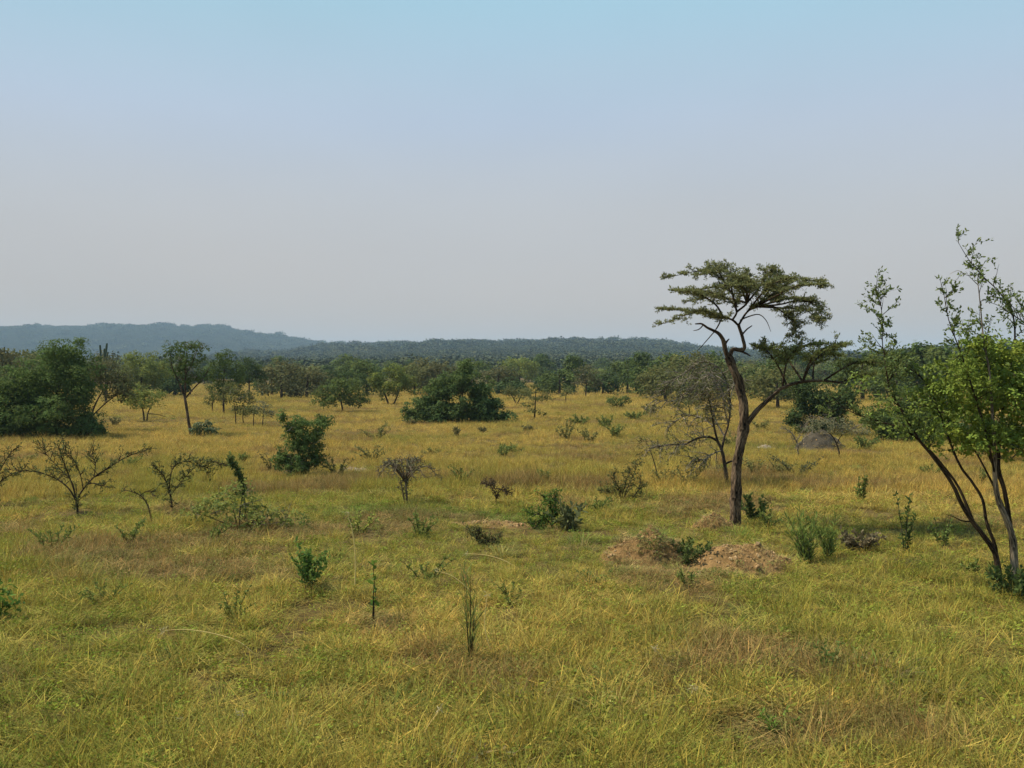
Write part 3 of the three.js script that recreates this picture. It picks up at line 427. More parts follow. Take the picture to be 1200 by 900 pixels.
thornShrub('leaning_stick_shrub', 'thin dead stem bent over at the top beside the arching shrub', 178, 614, 64, [[[178, 616, 0, 1.8], [176, 602, 0, 1.6], [171, 586, 0, 1.4], [163, 576, 2, 1.1], [146, 570, 4, .5]], [[164, 577, 2, .8], [174, 572, 4, .6], [182, 576, 6, .3]]], { leafy: .15, from: .5, len: .16, n: 1 });
thornShrub('dead_shrub', 'pale grey dead shrub before the dark thicket and the small leaning acacia', 937, 538, 65, [[[937, 540, 0, 1.6], [935, 528, 0, 1.4], [934, 518, 0, 1.2]], [[934, 520, 0, 1], [928, 510, 2, .8], [920, 504, 4, .4]], [[935, 526, 0, 1], [943, 515, -2, .9], [952, 502, -4, .6]], [[934, 518, 0, .9], [940, 506, 4, .7], [944, 496, 6, .4]]], { leafy: .05, from: .2, len: .3, n: 2, bark: M.greyBark, color: GREEN.grey });
thornShrub('twiggy_shrub', 'low twiggy shrub with green top on the bare soil patch', 646, 616, 66, [[[646, 618, 0, 1.5], [648, 604, 0, 1.2], [646, 590, 0, .8], [640, 580, 0, .4]], [[647, 612, 0, 1.2], [636, 600, 4, .9], [620, 596, 8, .5]], [[648, 606, 0, 1], [652, 592, -4, .7], [650, 578, -6, .4]], [[644, 616, 2, 1], [632, 612, 6, .7], [624, 610, 8, .4]]], { leafy: .9, from: .2, len: .22, n: 2, color: GREEN.fresh });
thornShrub('brush_heap', 'small dark heap of fallen twigs in the grass below the bare soil patch', 568, 640, 67, [[[574, 642, 0, 1.2], [564, 634, 2, 1], [554, 622, 4, .6]], [[562, 643, 2, 1.2], [572, 634, 0, 1], [584, 628, -2, .5]], [[570, 642, -2, 1.2], [568, 630, -2, .9], [562, 620, -2, .5]]], { leafy: .3, from: .1, len: .18, n: 3 });
thornShrub('dry_shrub', 'small reddish-brown dried shrub standing up behind the bare soil patch', 581, 593, 68, [[[581, 595, 0, 1.2], [581, 578, 0, 1], [579, 564, 0, .5]], [[581, 580, 0, .8], [588, 570, 2, .6], [594, 572, 3, .3]], [[581, 576, 0, .8], [574, 566, -2, .5], [570, 564, -3, .3]]], { leafy: .7, from: .4, len: .14, n: 2, color: [.13, .09, .045] });
thornShrub('grey_shrub', 'airy grey-green shrub with dark foot in the middle of the plain', 728, 584, 69, [[[728, 586, 0, 1.4], [726, 570, 0, 1], [718, 552, 2, .5]], [[729, 586, 0, 1.4], [736, 566, -2, 1], [748, 540, -4, .5]], [[728, 584, 0, 1.2], [732, 562, 4, .9], [738, 546, 6, .4]], [[727, 584, 0, 1.2], [716, 572, 0, .8], [706, 570, 0, .4]], [[730, 586, 0, 1], [744, 574, 4, .7], [750, 560, 6, .4]]], { leafy: .8, from: .3, len: .24, n: 2, color: GREEN.olive });
thornShrub('leaning_stick_shrub', 'single thin dark stick leaning toward the half-dead thorn tree', 773, 562, 70, [[[773, 564, 0, 1.3], [768, 544, 0, 1.1], [763, 528, 0, .9], [757, 516, 0, .6], [748, 514, 2, .3]], [[762, 526, 0, .6], [754, 526, 2, .4], [748, 530, 3, .2]]], { leafy: .4, from: .75, len: .15, n: 1 });

// ---------------------------------------------------------------- herbs, small shrubs
function herb(name, label, category, px, py, seed, o, group) {                   // o: stems, h (px), spread, color, size (px), n leaves per step, bark
  const a = new Plant(name, label, category, px, py, seed, group), R = a.R, lv = new Geo();
  for (let k = 0; k < o.stems; k++) {
    const g = new Geo(), ang = R() * 6.28, q = Math.sqrt(R()) * o.spread * .3, h = o.h * (.55 + .5 * R()), lean = o.spread * (.2 + .8 * R()), P = [], r = [], n = 6;
    for (let m = 0; m <= n; m++) { const f = m / n; P.push(V((Math.cos(ang) * (q + lean * f * f) + (R() - .5) * 1.5) * a.s, h * f * a.s - .02, (Math.sin(ang) * (q + lean * f * f)) * a.s)); r.push((o.r || .7) * (1 - .7 * f) * a.s); }
    g.tube(P, r, 3, [1, 1, 1]); g.build('stem', o.bark || M.darkBark, a.o);
    for (let m = 1; m <= n; m++) if (m / n > (o.from ?? .15)) for (let i = 0; i < (o.n || 4); i++) { const d = rdir(R).multiplyScalar(.9).add(V(0, o.up ?? .5, 0)).normalize(), p = P[m].clone().lerp(P[m - 1], R()); lv[o.oval === false ? 'leaf' : 'oval'](p.x, p.y, p.z, d, o.size * a.s * (.6 + .7 * R()), o.size * a.s * (o.wide || .5), tone(o.color, R, .3), R); }
  }
  lv.build('leaves', M.leaf, a.o, 'stuff');
}
herb('green_herb', 'fresh green leafy herb with rounded clusters among tall pale grass', 'plant', 360, 702, 80, { stems: 14, h: 58, spread: 28, color: [.13, .20, .04], size: 6.5, n: 9, from: .35, r: .5 });
herb('stem_plant', 'single dark upright stem with a few green leaves at its top', 'plant', 436, 740, 81, { stems: 2, h: 84, spread: 5, color: GREEN.fresh, size: 9, n: 4, r: 1.1, from: .5 });
herb('tall_grass_stalk', 'dense dark green upright stalk bunch taller than the grass around it', 'plant', 551, 785, 82, { stems: 14, h: 108, spread: 13, color: [.17, .20, .05], size: 22, n: 1, r: .6, wide: .07, oval: false, up: 1.4 });
herb('leafy_sapling', 'slim upright sapling with narrow dark leaves near the bright leafy shrub', 'plant', 1061, 650, 83, { stems: 4, h: 78, spread: 13, color: GREEN.bush, size: 6, n: 8, r: .8, from: .2, wide: .4 });
herb('reed_clump', 'tall green feathery clump beside the red mound', 'plant', 945, 660, 84, { stems: 18, h: 66, spread: 20, color: [.17, .225, .05], size: 11, n: 5, wide: .14, oval: false, up: 1.1, r: .5 });
herb('reed_clump', 'smaller green feathery clump behind the tall one at the mound', 'plant', 972, 655, 85, { stems: 14, h: 56, spread: 16, color: [.17, .22, .05], size: 10, n: 5, wide: .15, oval: false, up: 1.1, r: .5 });
herb('green_herb', 'dark green leafy plant growing in the dip between the red mounds', 'plant', 806, 664, 86, { stems: 16, h: 34, spread: 28, color: GREEN.mid, size: 5, n: 12, r: .5 });
herb('green_herb', 'leafy weed at the foot of the flat-topped acacia trunk', 'plant', 885, 612, 87, { stems: 10, h: 34, spread: 18, color: GREEN.bush, size: 5.5, n: 8, r: .5 });
herb('dry_twig_clump', 'dull brown dry clump between the feathery green clumps and the slim sapling', 'plant', 1008, 646, 88, { stems: 18, h: 26, spread: 30, color: [.19, .15, .08], size: 6, n: 8, oval: false });
herb('green_herb', 'dark leafy undergrowth hugging the base of the many-stemmed shrub', 'plant', 1192, 700, 90, { stems: 16, h: 40, spread: 34, color: GREEN.bush, size: 7, n: 9 });
herb('leaf_clump', 'upright fleshy-leaved clump beside the low twiggy shrub', 'plant', 668, 620, 89, { stems: 10, h: 34, spread: 22, color: [.12, .13, .05], size: 10, n: 4, wide: .35, bark: M.greyBark });
const MARKS = [[762, 640, 'the crumbling mound'], [868, 640, 'the broad low mound'], [360, 690, 'the round-clustered herb'], [436, 720, 'the single dark stem'], [551, 770, 'the tall stalk bunch'], [1061, 630, 'the slim sapling'], [1184, 660, 'the bright leafy shrub'], [278, 610, 'the tangled creeper bush'], [476, 575, 'the bare umbrella-shaped shrub'], [646, 605, 'the low twiggy shrub'], [90, 585, 'the reaching thorn shrub'], [352, 530, 'the glossy lone bush'], [538, 490, 'the peaked thicket'], [626, 490, 'the tiered little tree'], [723, 478, 'the pale round bush'], [853, 560, 'the half-dead thorn tree'], [985, 535, 'the leaning small acacia'], [955, 508, 'the shady thicket'], [728, 575, 'the airy grey shrub'], [223, 508, 'the slender-trunked tree'], [60, 510, 'the huge domed thicket'], [169, 494, 'the light green acacia'], [0, 720, 'the fresh green herb']];
const landmark = (px, py) => MARKS.reduce((m, q) => { const d = Math.hypot(q[0] - px, (q[1] - py) * 1.6); return d < m[0] ? [d, q[2], q] : m; }, [1e9, '', null]);
const hue = c => c === GREEN.fresh ? 'bright green' : c === GREEN.brown ? 'brownish' : c === GREEN.olive ? 'olive' : c === GREEN.bush ? 'dark green' : c === GREEN.pale ? 'yellow-green' : c === GREEN.mid ? 'green' : 'dull green';
const where = (px, py) => { const [d, t, q] = landmark(px, py); return (d < 60 ? 'beside ' : py < q[1] - 8 ? 'some way behind ' : 'some way in front of ') + t; };
const near = 'small green weeds scattered in the near grass';
for (const [px, py, h, w, sz, c] of [[912, 872, 46, 30, 9, GREEN.fresh], [972, 800, 46, 22, 8, [.10, .14, .036]], [274, 735, 44, 22, 7, GREEN.mid], [500, 690, 36, 34, 7, GREEN.mid], [700, 690, 22, 26, 6, GREEN.mid], [805, 690, 22, 20, 6, GREEN.mid], [150, 640, 32, 22, 7, GREEN.mid], [420, 625, 28, 26, 7, GREEN.pale], [492, 630, 30, 22, 7, GREEN.mid], [600, 715, 28, 30, 6, [.11, .14, .036]], [1105, 640, 40, 18, 7, GREEN.bush], [1150, 672, 26, 26, 7, GREEN.mid], [240, 640, 30, 26, 7, GREEN.mid], [200, 790, 24, 28, 6, GREEN.mid], [1085, 790, 26, 30, 6, [.11, .14, .036]], [650, 880, 30, 34, 7, GREEN.fresh], [340, 830, 30, 34, 7, GREEN.mid], [760, 660, 22, 16, 6, GREEN.mid], [1090, 835, 26, 26, 6, GREEN.mid], [60, 650, 34, 30, 7, GREEN.mid], [1010, 590, 32, 10, 7, GREEN.mid], [900, 620, 28, 20, 6, GREEN.mid], [560, 855, 26, 26, 7, GREEN.mid], [120, 720, 28, 30, 7, GREEN.mid], [700, 600, 20, 18, 6, GREEN.mid]]) herb('weed', `${h > 35 ? 'upright' : h > 27 ? 'knee-high' : 'short'} ${hue(c)} weed in the grass ${where(px, py)}`, 'plant', px, py, 300 + px + py, { stems: 7, h, spread: w, color: [c[0] * 1.55, c[1] * 1.45, c[2] * 1.3], size: sz * .7, n: 6, wide: .42 }, near);
const plain = 'low green shrublets dotted over the straw plain';
for (const [px, py, h, w, c] of [[540, 565, 22, 16, GREEN.mid], [588, 534, 16, 18, GREEN.mid], [600, 528, 10, 14, GREEN.mid], [638, 566, 18, 8, GREEN.mid], [680, 498, 14, 16, GREEN.mid], [704, 500, 8, 14, GREEN.olive], [722, 512, 16, 16, GREEN.mid], [712, 503, 16, 12, GREEN.mid], [691, 516, 16, 16, GREEN.olive], [663, 514, 22, 16, GREEN.olive], [745, 492, 10, 12, GREEN.mid], [762, 486, 12, 12, GREEN.brown], [935, 558, 26, 30, [.075, .085, .04]], [886, 556, 22, 22, GREEN.olive], [912, 556, 20, 26, GREEN.olive], [808, 566, 24, 34, GREEN.olive], [780, 566, 20, 22, GREEN.olive], [1012, 528, 14, 20, GREEN.bush], [1018, 520, 10, 18, GREEN.bush], [535, 512, 14, 5, GREEN.brown], [483, 498, 9, 8, GREEN.brown], [566, 508, 10, 5, GREEN.brown], [136, 500, 12, 8, GREEN.brown], [440, 516, 20, 22, GREEN.olive], [395, 552, 22, 20, GREEN.olive], [320, 548, 26, 16, GREEN.brown], [436, 536, 20, 24, GREEN.olive], [150, 545, 12, 18, GREEN.mid], [1150, 572, 22, 12, GREEN.bush], [1090, 560, 14, 16, GREEN.mid], [860, 520, 14, 24, GREEN.olive], [893, 505, 12, 14, GREEN.olive], [620, 506, 8, 10, GREEN.brown], [505, 530, 8, 14, GREEN.olive], [280, 540, 14, 14, GREEN.mid], [30, 540, 10, 14, GREEN.olive]]) herb('shrublet', `${h > 21 ? 'tall' : h > 13 ? 'bushy' : 'tiny'} ${hue(c)} shrublet ${where(px, py)}`, 'shrub', px, py, 700 + px * 3 + py, { stems: 9, h, spread: w, color: [c[0] * 1.6, c[1] * 1.45, c[2] * 1.4], size: 3.4, n: 7, wide: .42, r: .5, oval: false }, plain);
// long dry stems that lean across the grass
function straw(label, pts, seed) { const a = new Plant('dry_grass_stem', label, 'grass stem', pts[0][0], pts[0][1], seed, 'long dry stems leaning over the grass'); const m = new THREE.MeshPhysicalMaterial({ specularIntensity: .1, color: lin(.62, .46, .17), roughness: .8, vertexColors: true }); a.limb('stem', m, pts.map(q => [q[0], q[1], q[2], q[3] * 1.3]), 4, 0); const e = pts[pts.length - 1], g = new Geo(); for (let k = 0; k < 14; k++) { const p = a.L(e[0] + (a.R() - .5) * 5, e[1] + (a.R() - .5) * 4, (e[2] || 0) + (a.R() - .5) * 5); g.leaf(p.x, p.y, p.z, rdir(a.R), .05, .008, [.5, .42, .22], a.R); } g.build('seed_head', M.grass, a.o, 'stuff'); }
const strawLabel = 'long pale dry grass stem arching over the green grass';
[[[300, 775, 0, .9], [280, 758, 0, .8], [250, 748, 0, .7], [218, 743, 0, .5], [190, 744, 0, .3]], [[415, 700, 0, .9], [416, 660, 0, .8], [412, 625, 0, .8], [406, 606, 0, .6]], [[610, 668, 0, .8], [590, 657, 0, .7], [570, 651, 0, .5], [546, 649, 0, .3]], [[560, 705, 0, .8], [544, 690, 0, .7], [528, 678, 0, .6], [512, 673, 0, .3]], [[788, 800, 0, .8], [780, 780, 0, .7], [768, 763, 0, .5]], [[845, 842, 0, .8], [832, 826, 0, .7], [814, 810, 0, .5]], [[580, 780, 0, .8], [568, 740, 0, .7], [571, 700, 0, .5]], [[290, 890, 0, .9], [283, 862, 0, .8], [279, 842, 0, .5]], [[214, 868, 0, .8], [212, 852, 0, .6], [210, 846, 0, .4]], [[490, 880, 0, .9], [500, 855, 0, .8], [516, 832, 0, .5]], [[700, 860, 0, .8], [716, 848, 0, .7], [735, 851, 0, .5]]].forEach((p, k) => straw(strawLabel, p, 900 + k));

// ---------------------------------------------------------------- red mounds, bare soil
function mound(name, label, px, py, w, hpx, seed, mat, depth = .8, clods = 0, kind) {
  const b = at(px, py), s = b.s, R = rngOf(seed), o = thing(name, label, 'mound', [b.x, land(b.x, b.z) - .02, b.z], undefined, kind), n = 34, g = new THREE.BufferGeometry(), p = [], u = [], idx = [], RX = w * s / 2, RZ = RX * depth, H = hpx * s;
  const hh = (x, z) => { const q = Math.hypot(x / RX, z / RZ), e = 1 + .35 * (fbm(x * 3 / RX + seed, z * 3 / RZ, 7, 2) - .5); return H * 1.25 * Math.pow(Math.max(0, 1 - Math.pow(q / e / 1.12, 2)), 1.35) * (.62 + .5 * fbm(x * 2.6 / RX + seed, z * 2.6 / RZ + seed, 5, 5)) + Math.min(.07, H * .5) * (fbm(x * 11, z * 11, seed, 4) - .5) * 2 * sstep(1.25, .9, q) - .03 * sstep(.9, 1.2, q); };
  for (let j = 0; j <= n; j++) for (let i = 0; i <= n; i++) { const x = (i / n - .5) * 2.3 * RX, z = (j / n - .5) * 2.3 * RZ; p.push(x, hh(x, z), z); u.push(x / .9, z / .9); }
  for (let j = 0; j < n; j++) for (let i = 0; i < n; i++) { const a = j * (n + 1) + i, c = a + n + 1; idx.push(a, c, c + 1, a, c + 1, a + 1); }
  g.setAttribute('position', new THREE.Float32BufferAttribute(p, 3)); g.setAttribute('uv', new THREE.Float32BufferAttribute(u, 2)); g.setIndex(idx); g.computeVertexNormals();
  const m = new THREE.Mesh(g, mat); m.name = 'soil'; m.castShadow = m.receiveShadow = true; o.add(m);
  if (clods) {
    const q = new THREE.IcosahedronGeometry(1, 0), im = new THREE.InstancedMesh(q, M.clod, clods), mt = new THREE.Matrix4(), e = new THREE.Euler();
    for (let k = 0; k < clods; k++) { const a = R() * 6.28, f = Math.sqrt(R()), x = Math.cos(a) * f * RX * .95, z = Math.sin(a) * f * RZ * .95, c = (.008 + .03 * R() * R()) * (R() < .06 ? 2 : 1); mt.makeRotationFromEuler(e.set(R() * 6, R() * 6, R() * 6)).scale(V(c, c * .7, c * 1.2)).setPosition(x, hh(x, z) + c * .2, z); im.setMatrixAt(k, mt); im.setColorAt(k, lin(...tone([1, 1, 1], R, .35))); }
    im.name = 'clods'; im.userData.kind = 'stuff'; im.castShadow = im.receiveShadow = true; o.add(im);
  }
  return { x: b.x, z: b.z, RX, RZ, low: hpx < 6, y: (x, z) => hh(x - b.x, z - b.z) };
}
const bare = [
  mound('soil_mound', 'red-brown crumbling termite mound with a steep broken side', 764, 658, 122, 31, 5, M.soil, .8, 300),
  mound('soil_mound', 'broad low red-brown mound in front of the flat-topped acacia trunk', 866, 664, 132, 24, 9, M.soil, .8, 300),
  mound('soil_patch', 'crumbled red soil spread round the foot of the mounds', 818, 668, 236, 3, 33, M.soil, .5, 500),
  mound('soil_mound', 'small bare red hump just behind the two larger mounds', 836, 619, 54, 16, 13, M.soil, .8, 120),
  mound('soil_mound', 'earth mound with thicket shade put into its dark grey colour, by the leaning small acacia', 962, 527, 56, 20, 17, new THREE.MeshStandardMaterial({ map: soilMap, bumpMap: soilBump, bumpScale: .03, roughness: 1, color: lin(.20, .165, .115) }), .7, 60),  // darker soil colour here stands in for shade from the thicket
  mound('soil_patch', 'low scraped patch of bare reddish soil beside the twiggy shrub', 572, 613, 96, 4, 21, M.soil, .55, 260),
  mound('soil_patch', 'pale whitish bare patch beside the glossy round bush', 414, 548, 40, 4, 25, M.paleSoil, .7, 60),
  mound('soil_patch', 'small pale bare patch near the half-dead thorn tree', 896, 526, 18, 4, 29, M.paleSoil, .7, 20),
];

// ---------------------------------------------------------------- grass
{
  const R = rngOf(4242), field = new THREE.Group(); field.name = 'grass'; field.userData = { kind: 'stuff', label: 'rough savanna grass, green in front and cured to straw across the plain', category: 'grass' }; scene.add(field);
  const bladeTone = () => { const k = .5 + .95 * R(), s = R(); return s < .30 ? [k * 1.5, k * 1.32, k * 1.15] : s < .46 ? [k * .90, k * .68, k * .56] : [k * .90, k * 1.0, k * .76]; };
  const tufts = [], T = fn => { const g = new Geo(); fn(g); tufts.push(g.geometry()); };
  for (let v = 0; v < 3; v++) T(g => { for (let k = 0; k < 60; k++) { const a = R() * 6.28, q = Math.sqrt(R()) * .17; g.blade(Math.cos(a) * q, Math.sin(a) * q, a + (R() - .5) * 2.4, .08 + .15 * R(), .006 + .006 * R(), .2 + .7 * R(), .6 + 1.8 * R(), bladeTone()); } });         // matted
  for (let v = 0; v < 3; v++) T(g => { for (let k = 0; k < 34; k++) { const a = R() * 6.28, q = Math.sqrt(R()) * .15; g.blade(Math.cos(a) * q, Math.sin(a) * q, a + (R() - .5) * 2, .24 + .28 * R(), .004 + .004 * R(), .05 + .35 * R(), .3 + .8 * R(), bladeTone()); } });           // upright
  for (let v = 0; v < 2; v++) T(g => { for (let k = 0; k < 16; k++) { const a = R() * 6.28, q = Math.sqrt(R()) * .16, az = a + (R() - .5) * 2, len = .38 + .3 * R(), c = bladeTone(); g.blade(Math.cos(a) * q, Math.sin(a) * q, az, len, .004, .04 + .25 * R(), .2 + .5 * R(), c, 4); } for (let k = 0; k < 14; k++) { const a = R() * 6.28, q = Math.sqrt(R()) * .16; g.blade(Math.cos(a) * q, Math.sin(a) * q, a, .15 + .15 * R(), .006, .3 * R(), 1 * R(), bladeTone()); } });   // seeding
  for (let v = 0; v < 2; v++) T(g => { for (let k = 0; k < 46; k++) { const a = R() * 6.28, q = Math.sqrt(R()) * .15, d = rdir(R); d.y = Math.abs(d.y) * .5 + .1; d.normalize(); g.leaf(Math.cos(a) * q, .02 + .14 * R(), Math.sin(a) * q, d, .03 + .04 * R(), .014 + .014 * R(), bladeTone().map((c, i) => c * [.8, 1.05, .8][i]), R); } });           // low leafy weed
  for (let v = 0; v < 2; v++) T(g => { for (let k = 0; k < 30; k++) { const a = R() * 6.28, q = Math.sqrt(R()) * .2; g.blade(Math.cos(a) * q, Math.sin(a) * q, R() * 6.28, .2 + .25 * R(), .005 + .004 * R(), 1.1 + .4 * R(), (R() - .3) * .9, bladeTone(), 3, .03 + .06 * R()); } });   // fallen
  for (let v = 0; v < 3; v++) T(g => { for (let k = 0; k < 130; k++) { const a = R() * 6.28, q = Math.sqrt(R()) * .2; g.blade(Math.cos(a) * q, Math.sin(a) * q, a + (R() - .5) * 1.4, .22 + .3 * R(), .005 + .005 * R(), .1 + .5 * R(), .4 + 1.0 * R(), bladeTone()); } for (let k = 0; k < 40; k++) { const a = R() * 6.28, q = Math.sqrt(R()) * .24, d = rdir(R); d.y = Math.abs(d.y); g.leaf(Math.cos(a) * q, .03 + .3 * R(), Math.sin(a) * q, d, .04 + .04 * R(), .02, bladeTone(), R); } });   // tussock
  const lists = tufts.map(() => []), green = [.240, .218, .041], gold = [.445, .312, .088], lush = [.130, .180, .034], rust = [.24, .155, .070];
  const N = 250000, dmin = 4.5, dmax = 250, pw = .6;
  for (let k = 0; k < N; k++) {
    const f = R(), d = Math.pow(lerp(Math.pow(dmin, pw), Math.pow(dmax, pw), f), 1 / pw), az = (R() * 2 - 1) * .60, x = Math.sin(az) * d, z = -Math.cos(az) * d;
    let skip = false, onSoil = false; for (const b of bare) { const q = Math.hypot((x - b.x) / b.RX, (z - b.z) / b.RZ); if (q < .92) { if (R() < (b.low ? .4 : q < .6 ? .5 : .3)) skip = true; else onSoil = true; } } if (skip) continue;
    const dry = clamp(dryness(x, z) + (R() - .5) * .34), lu = sstep(.62, .78, fbm(x * .33, z * .33, 77, 3)) * (1 - dry), tall = fbm(x * .12 + 9, z * .12, 90, 3), ru = .75 * sstep(.60, .70, fbm(x * .42 + 5, z * .42, 140, 3));
    if (fbm(x * .8, z * .8, 95, 2) < .29 && R() < .7) continue;
    let c = [0, 1, 2].map(i => lerp(lerp(lerp(green[i], gold[i], dry), lush[i], lu * .8), rust[i], ru)); if (onSoil) c = [.36, .28, .12]; c = tone(c, R, .2);
    const r = R(), kind = d < 26 ? (r < .52 ? R() * 3 | 0 : r < .62 ? 3 + (R() * 3 | 0) : r < .64 + .2 * (tall - .5) ? 6 + (R() * 2 | 0) : r < .82 ? 8 + (R() * 2 | 0) : 10 + (R() * 2 | 0)) : (r < .25 ? R() * 3 | 0 : r < .7 ? 3 + (R() * 3 | 0) : 6 + (R() * 2 | 0));
    const sc = (.6 + .55 * R()) * (.40 + .75 * tall) * lerp(1, 1.6, sstep(30, 120, d));
    lists[kind].push([x, z, sc * lerp(1, 1.3, sstep(30, 120, d)), sc * lerp(.9, .62, sstep(14, 45, d)), R() * 6.28, c]);
  }
  for (let k = 0; k < 2600; k++) {
    const d = 7 + 75 * Math.pow(R(), 1.25), az = (R() * 2 - 1) * .58, x = Math.sin(az) * d, z = -Math.cos(az) * d, r = R(); if (fbm(x * .2, z * .2, 120, 3) < .44) continue;
    const c = tone(r < .4 ? [.15, .18, .04] : r < .75 ? [.20, .15, .065] : [.28, .24, .08], R, .25), sc = .35 + .75 * R() * R() * R();
    lists[12 + (R() * 3 | 0)].push([x, z, sc * 1.25, sc * .8, R() * 6.28, c]);
  }
  const m4 = new THREE.Matrix4(), qt = new THREE.Quaternion(), e = new THREE.Euler();
  lists.forEach((L, t) => {
    const im = new THREE.InstancedMesh(tufts[t], M.grass, L.length); im.name = numbered('grass_tufts'); im.userData.kind = 'stuff'; im.castShadow = im.receiveShadow = true;
    L.forEach(([x, z, w, h, a, c], k) => { let y = land(x, z); for (const b of bare) if (Math.abs(x - b.x) < b.RX && Math.abs(z - b.z) < b.RZ) y += Math.max(0, b.y(x, z) - .03); m4.compose(V(x, y, z), qt.setFromEuler(e.set((hash(k, t) - .5) * .3, a, (hash(t, k) - .5) * .3)), V(w, h, w)); im.setMatrixAt(k, m4); im.setColorAt(k, lin(...c)); });
    field.add(im);
  });
}

// ---------------------------------------------------------------- woodland at the end of the plain: each tree a copy of one of a few kinds
function woodTree(name, kind, label, pos) {
  const o = thing(name, label, 'tree', pos, 'woodland trees beyond the plain'), R = rngOf(5000 + kind * 77);
  const H = [5, 4.2, 6, 3.2, 5.2, 4.6][kind], W = [2.6, 3.2, 2.4, 2.2, 3.4, 2.8][kind], g = new Geo();
  g.tube([V(0, -.2, 0), V(.1, H * .25, 0), V(.05, H * .5, .1), V(0, H * .75, 0)], [.2, .15, .11, .05], 5); g.build('trunk', M.darkBark, o);
  const lv = new Geo(), c = [GREEN.mid, GREEN.olive, GREEN.bush, GREEN.dark, GREEN.pale, GREEN.brown][kind], K = 34;
  for (let k = 0; k < K; k++) {
    const d = rdir(R); if (d.y < -.75) d.y = -d.y * .6; const flat = kind === 1 || kind === 4, C = V(d.x * W * (.55 + .4 * R()), H * (flat ? .58 : .46) + d.y * H * (flat ? .30 : .44), d.z * W * (.55 + .4 * R())), kr = W * (.24 + .2 * R()), kt = tone(c, R, .25);
    for (let m = 0; m < 46; m++) { const e2 = rdir(R), f = .5 + .5 * R(), fc = e2.clone().multiplyScalar(.8).addScaledVector(d, .3).add(V(0, .4, 0)).addScaledVector(rdir(R), .7).normalize(), q = rdir(R); q.addScaledVector(fc, -q.dot(fc)).normalize(); lv.leaf(C.x + e2.x * kr * f, Math.max(.1, C.y + e2.y * kr * f * .75), C.z + e2.z * kr * f, q, .30 + .22 * R(), .2, tone(kt, R, .22), R, fc); }
  }
  lv.build('crown', M.leaf, o, 'stuff'); return o;
}
{
  const R = rngOf(99), G = 'woodland trees beyond the plain', names = ['rounded_tree', 'flat_topped_tree', 'tall_tree', 'low_dark_tree', 'spreading_pale_tree', 'thin_brown_tree'];
  const labels = ['rounded green tree in the woodland edging the plain', 'flat-topped olive tree in the woodland edging the plain', 'taller dark-crowned tree in the woodland edging the plain', 'low dark bushy tree in the woodland edging the plain', 'pale spreading tree in the woodland edging the plain', 'thin brownish tree in the woodland edging the plain'];
  const first = []; let count = 0;
  const put = (kind, x, z, sc, own) => { const p = [x, land(x, z) - .05, z], s = [sc * (.85 + .4 * R()), sc * (.85 + .3 * R()), sc * (.85 + .4 * R())], t = R() * 6.28; if (!first[kind]) { const o = first[kind] = woodTree(names[kind], kind, own || labels[kind], p); o.rotation.y = t; o.scale.set(...s); } else copyOf(first[kind], own || labels[kind], 'tree', p, G, t, s); count++; };
  // set ones, as the photograph shows them: px, base py, kind, size
  for (const [px, py, k, s] of [[20, 466, 1, 1.2], [-10, 468, 5, 1.3], [45, 464, 5, 1.1], [190, 462, 0, .9], [205, 464, 3, 1], [330, 468, 5, .9], [318, 464, 0, .8], [345, 464, 1, .9], [360, 468, 5, .9], [375, 463, 3, 1], [430, 464, 0, .9], [500, 462, 5, 1], [485, 464, 1, .9], [515, 464, 5, .9], [585, 463, 5, .9], [600, 466, 3, .8], [642, 462, 3, .9], [655, 464, 0, .8], [672, 461, 2, .9], [706, 463, 3, .8], [735, 462, 0, .9], [752, 463, 2, .9], [764, 467, 0, .9], [780, 470, 1, .9], [796, 467, 0, 1], [812, 468, 1, 1.1], [830, 466, 0, 1], [846, 463, 1, 1], [865, 463, 0, .9], [885, 466, 1, .9], [900, 470, 0, .9], [912, 480, 1, .8], [925, 470, 3, 1], [1010, 470, 0, 1], [1030, 466, 1, 1.1], [1050, 472, 0, 1], [1080, 470, 2, 1.2], [1100, 468, 4, 1.1], [1120, 472, 0, 1.1], [1160, 470, 1, 1.1], [1190, 474, 0, 1.2]]) { const b = at(px, py); put(k, b.x, b.z, s, `${['rounded green', 'flat-topped olive', 'tall dark-crowned', 'low dark bushy', 'pale spreading', 'thin brownish'][k]} tree at the plain's edge ${where(px, py)}`); }
  for (let k = 0; k < 250; k++) { const d = 150 + 260 * Math.pow(R(), .8), az = (R() * 2 - 1) * .56, x = Math.sin(az) * d, z = -Math.cos(az) * d, u = x / -z; const gap = Math.abs(u - .09) < .07 && d < 215; if (gap || (Math.abs(u - .02) < .12 && d < 185)) continue; const r = R(); put(r < .3 ? 0 : r < .5 ? 1 : r < .62 ? 2 : r < .78 ? 3 : r < .88 ? 4 : 5, x, z, .8 + .5 * R()); }
}
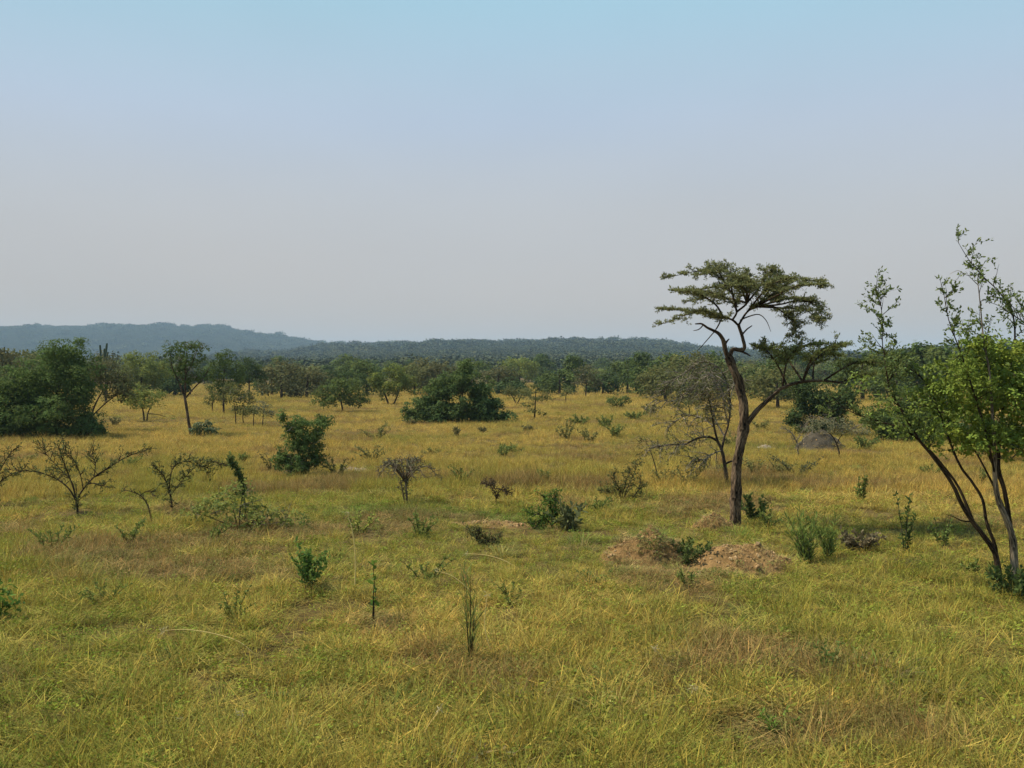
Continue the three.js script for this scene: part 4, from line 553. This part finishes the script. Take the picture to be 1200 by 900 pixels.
// woods on the far slopes and ridges: one mass
{
  const R = rngOf(31), g3 = [0, 1, 2].map(v => { const g = new Geo(); for (let k = 0; k < 12; k++) { const d = rdir(R); if (d.y < 0) d.y *= -.5; const C = V(d.x * 3, 2.6 + d.y * (v === 1 ? 1.4 : 2.6), d.z * 3), kr = 1.1 + .9 * R(), kt = tone([1, 1, 1], R, .22); for (let m = 0; m < 26; m++) { const e = rdir(R); g.oval(C.x + e.x * kr, Math.max(0, C.y + e.y * kr * .8), C.z + e.z * kr, rdir(R), .7 + .4 * R(), .7, tone(kt, R, .15), R, e.clone().add(V(0, .5, 0)).addScaledVector(rdir(R), .4).normalize()); } } g.tube([V(0, -1, 0), V(0, 1.5, 0), V(0, 3, 0)], [.25, .2, .1], 4, [.8, .7, .6]); g.smooth = false; return g.geometry(); });
  const wood = new THREE.Group(); wood.name = 'distant_woodland'; wood.userData = { kind: 'stuff', label: 'distant hazy woodland covering the far slopes and ridges', category: 'woodland' }; scene.add(wood);
  const L = [[], [], []], N = 150000;
  for (let k = 0; k < N; k++) {
    const d = 370 * Math.pow(3700 / 370, Math.pow(R(), .88)), az = (R() * 2 - 1) * .60, x = Math.sin(az) * d, z = -Math.cos(az) * d;
    if (fbm(x * .006, z * .006, 70, 3) < .30 && d < 1400 && R() < .6) continue;
    const r = R(), n = fbm(x * .01, z * .01, 71, 3); L[r < .5 ? 0 : r < .8 ? 1 : 2].push([x, z, (.65 + .6 * R() + (R() < .03 ? .5 + (d > 1100 ? .9 * R() : 0) : 0)) * lerp(.85, 1.5, sstep(600, 2800, d)), tone([lerp(.050, .080, n), lerp(.064, .086, n), lerp(.024, .034, n)], R, .14)]);
  }
  const m4 = new THREE.Matrix4(), qt = new THREE.Quaternion(), up = V(0, 1, 0);
  L.forEach((l, v) => { const im = new THREE.InstancedMesh(g3[v], M.wood, l.length); im.name = numbered('tree_canopy'); im.userData.kind = 'stuff'; l.forEach(([x, z, s, c], k) => { m4.compose(V(x, land(x, z) - .3, z), qt.setFromAxisAngle(up, hash(k, v) * 6.28), V(s * 1.3, s * .95, s * 1.3)); im.setMatrixAt(k, m4); im.setColorAt(k, lin(...c)); }); im.castShadow = im.receiveShadow = true; wood.add(im); });
}
let tris = 0; scene.traverse(o => { if (o.isMesh && !o.isInstancedMesh) tris += o.geometry.index.count / 3; }); console.log('triangles', tris);
renderer.render(scene, camera);
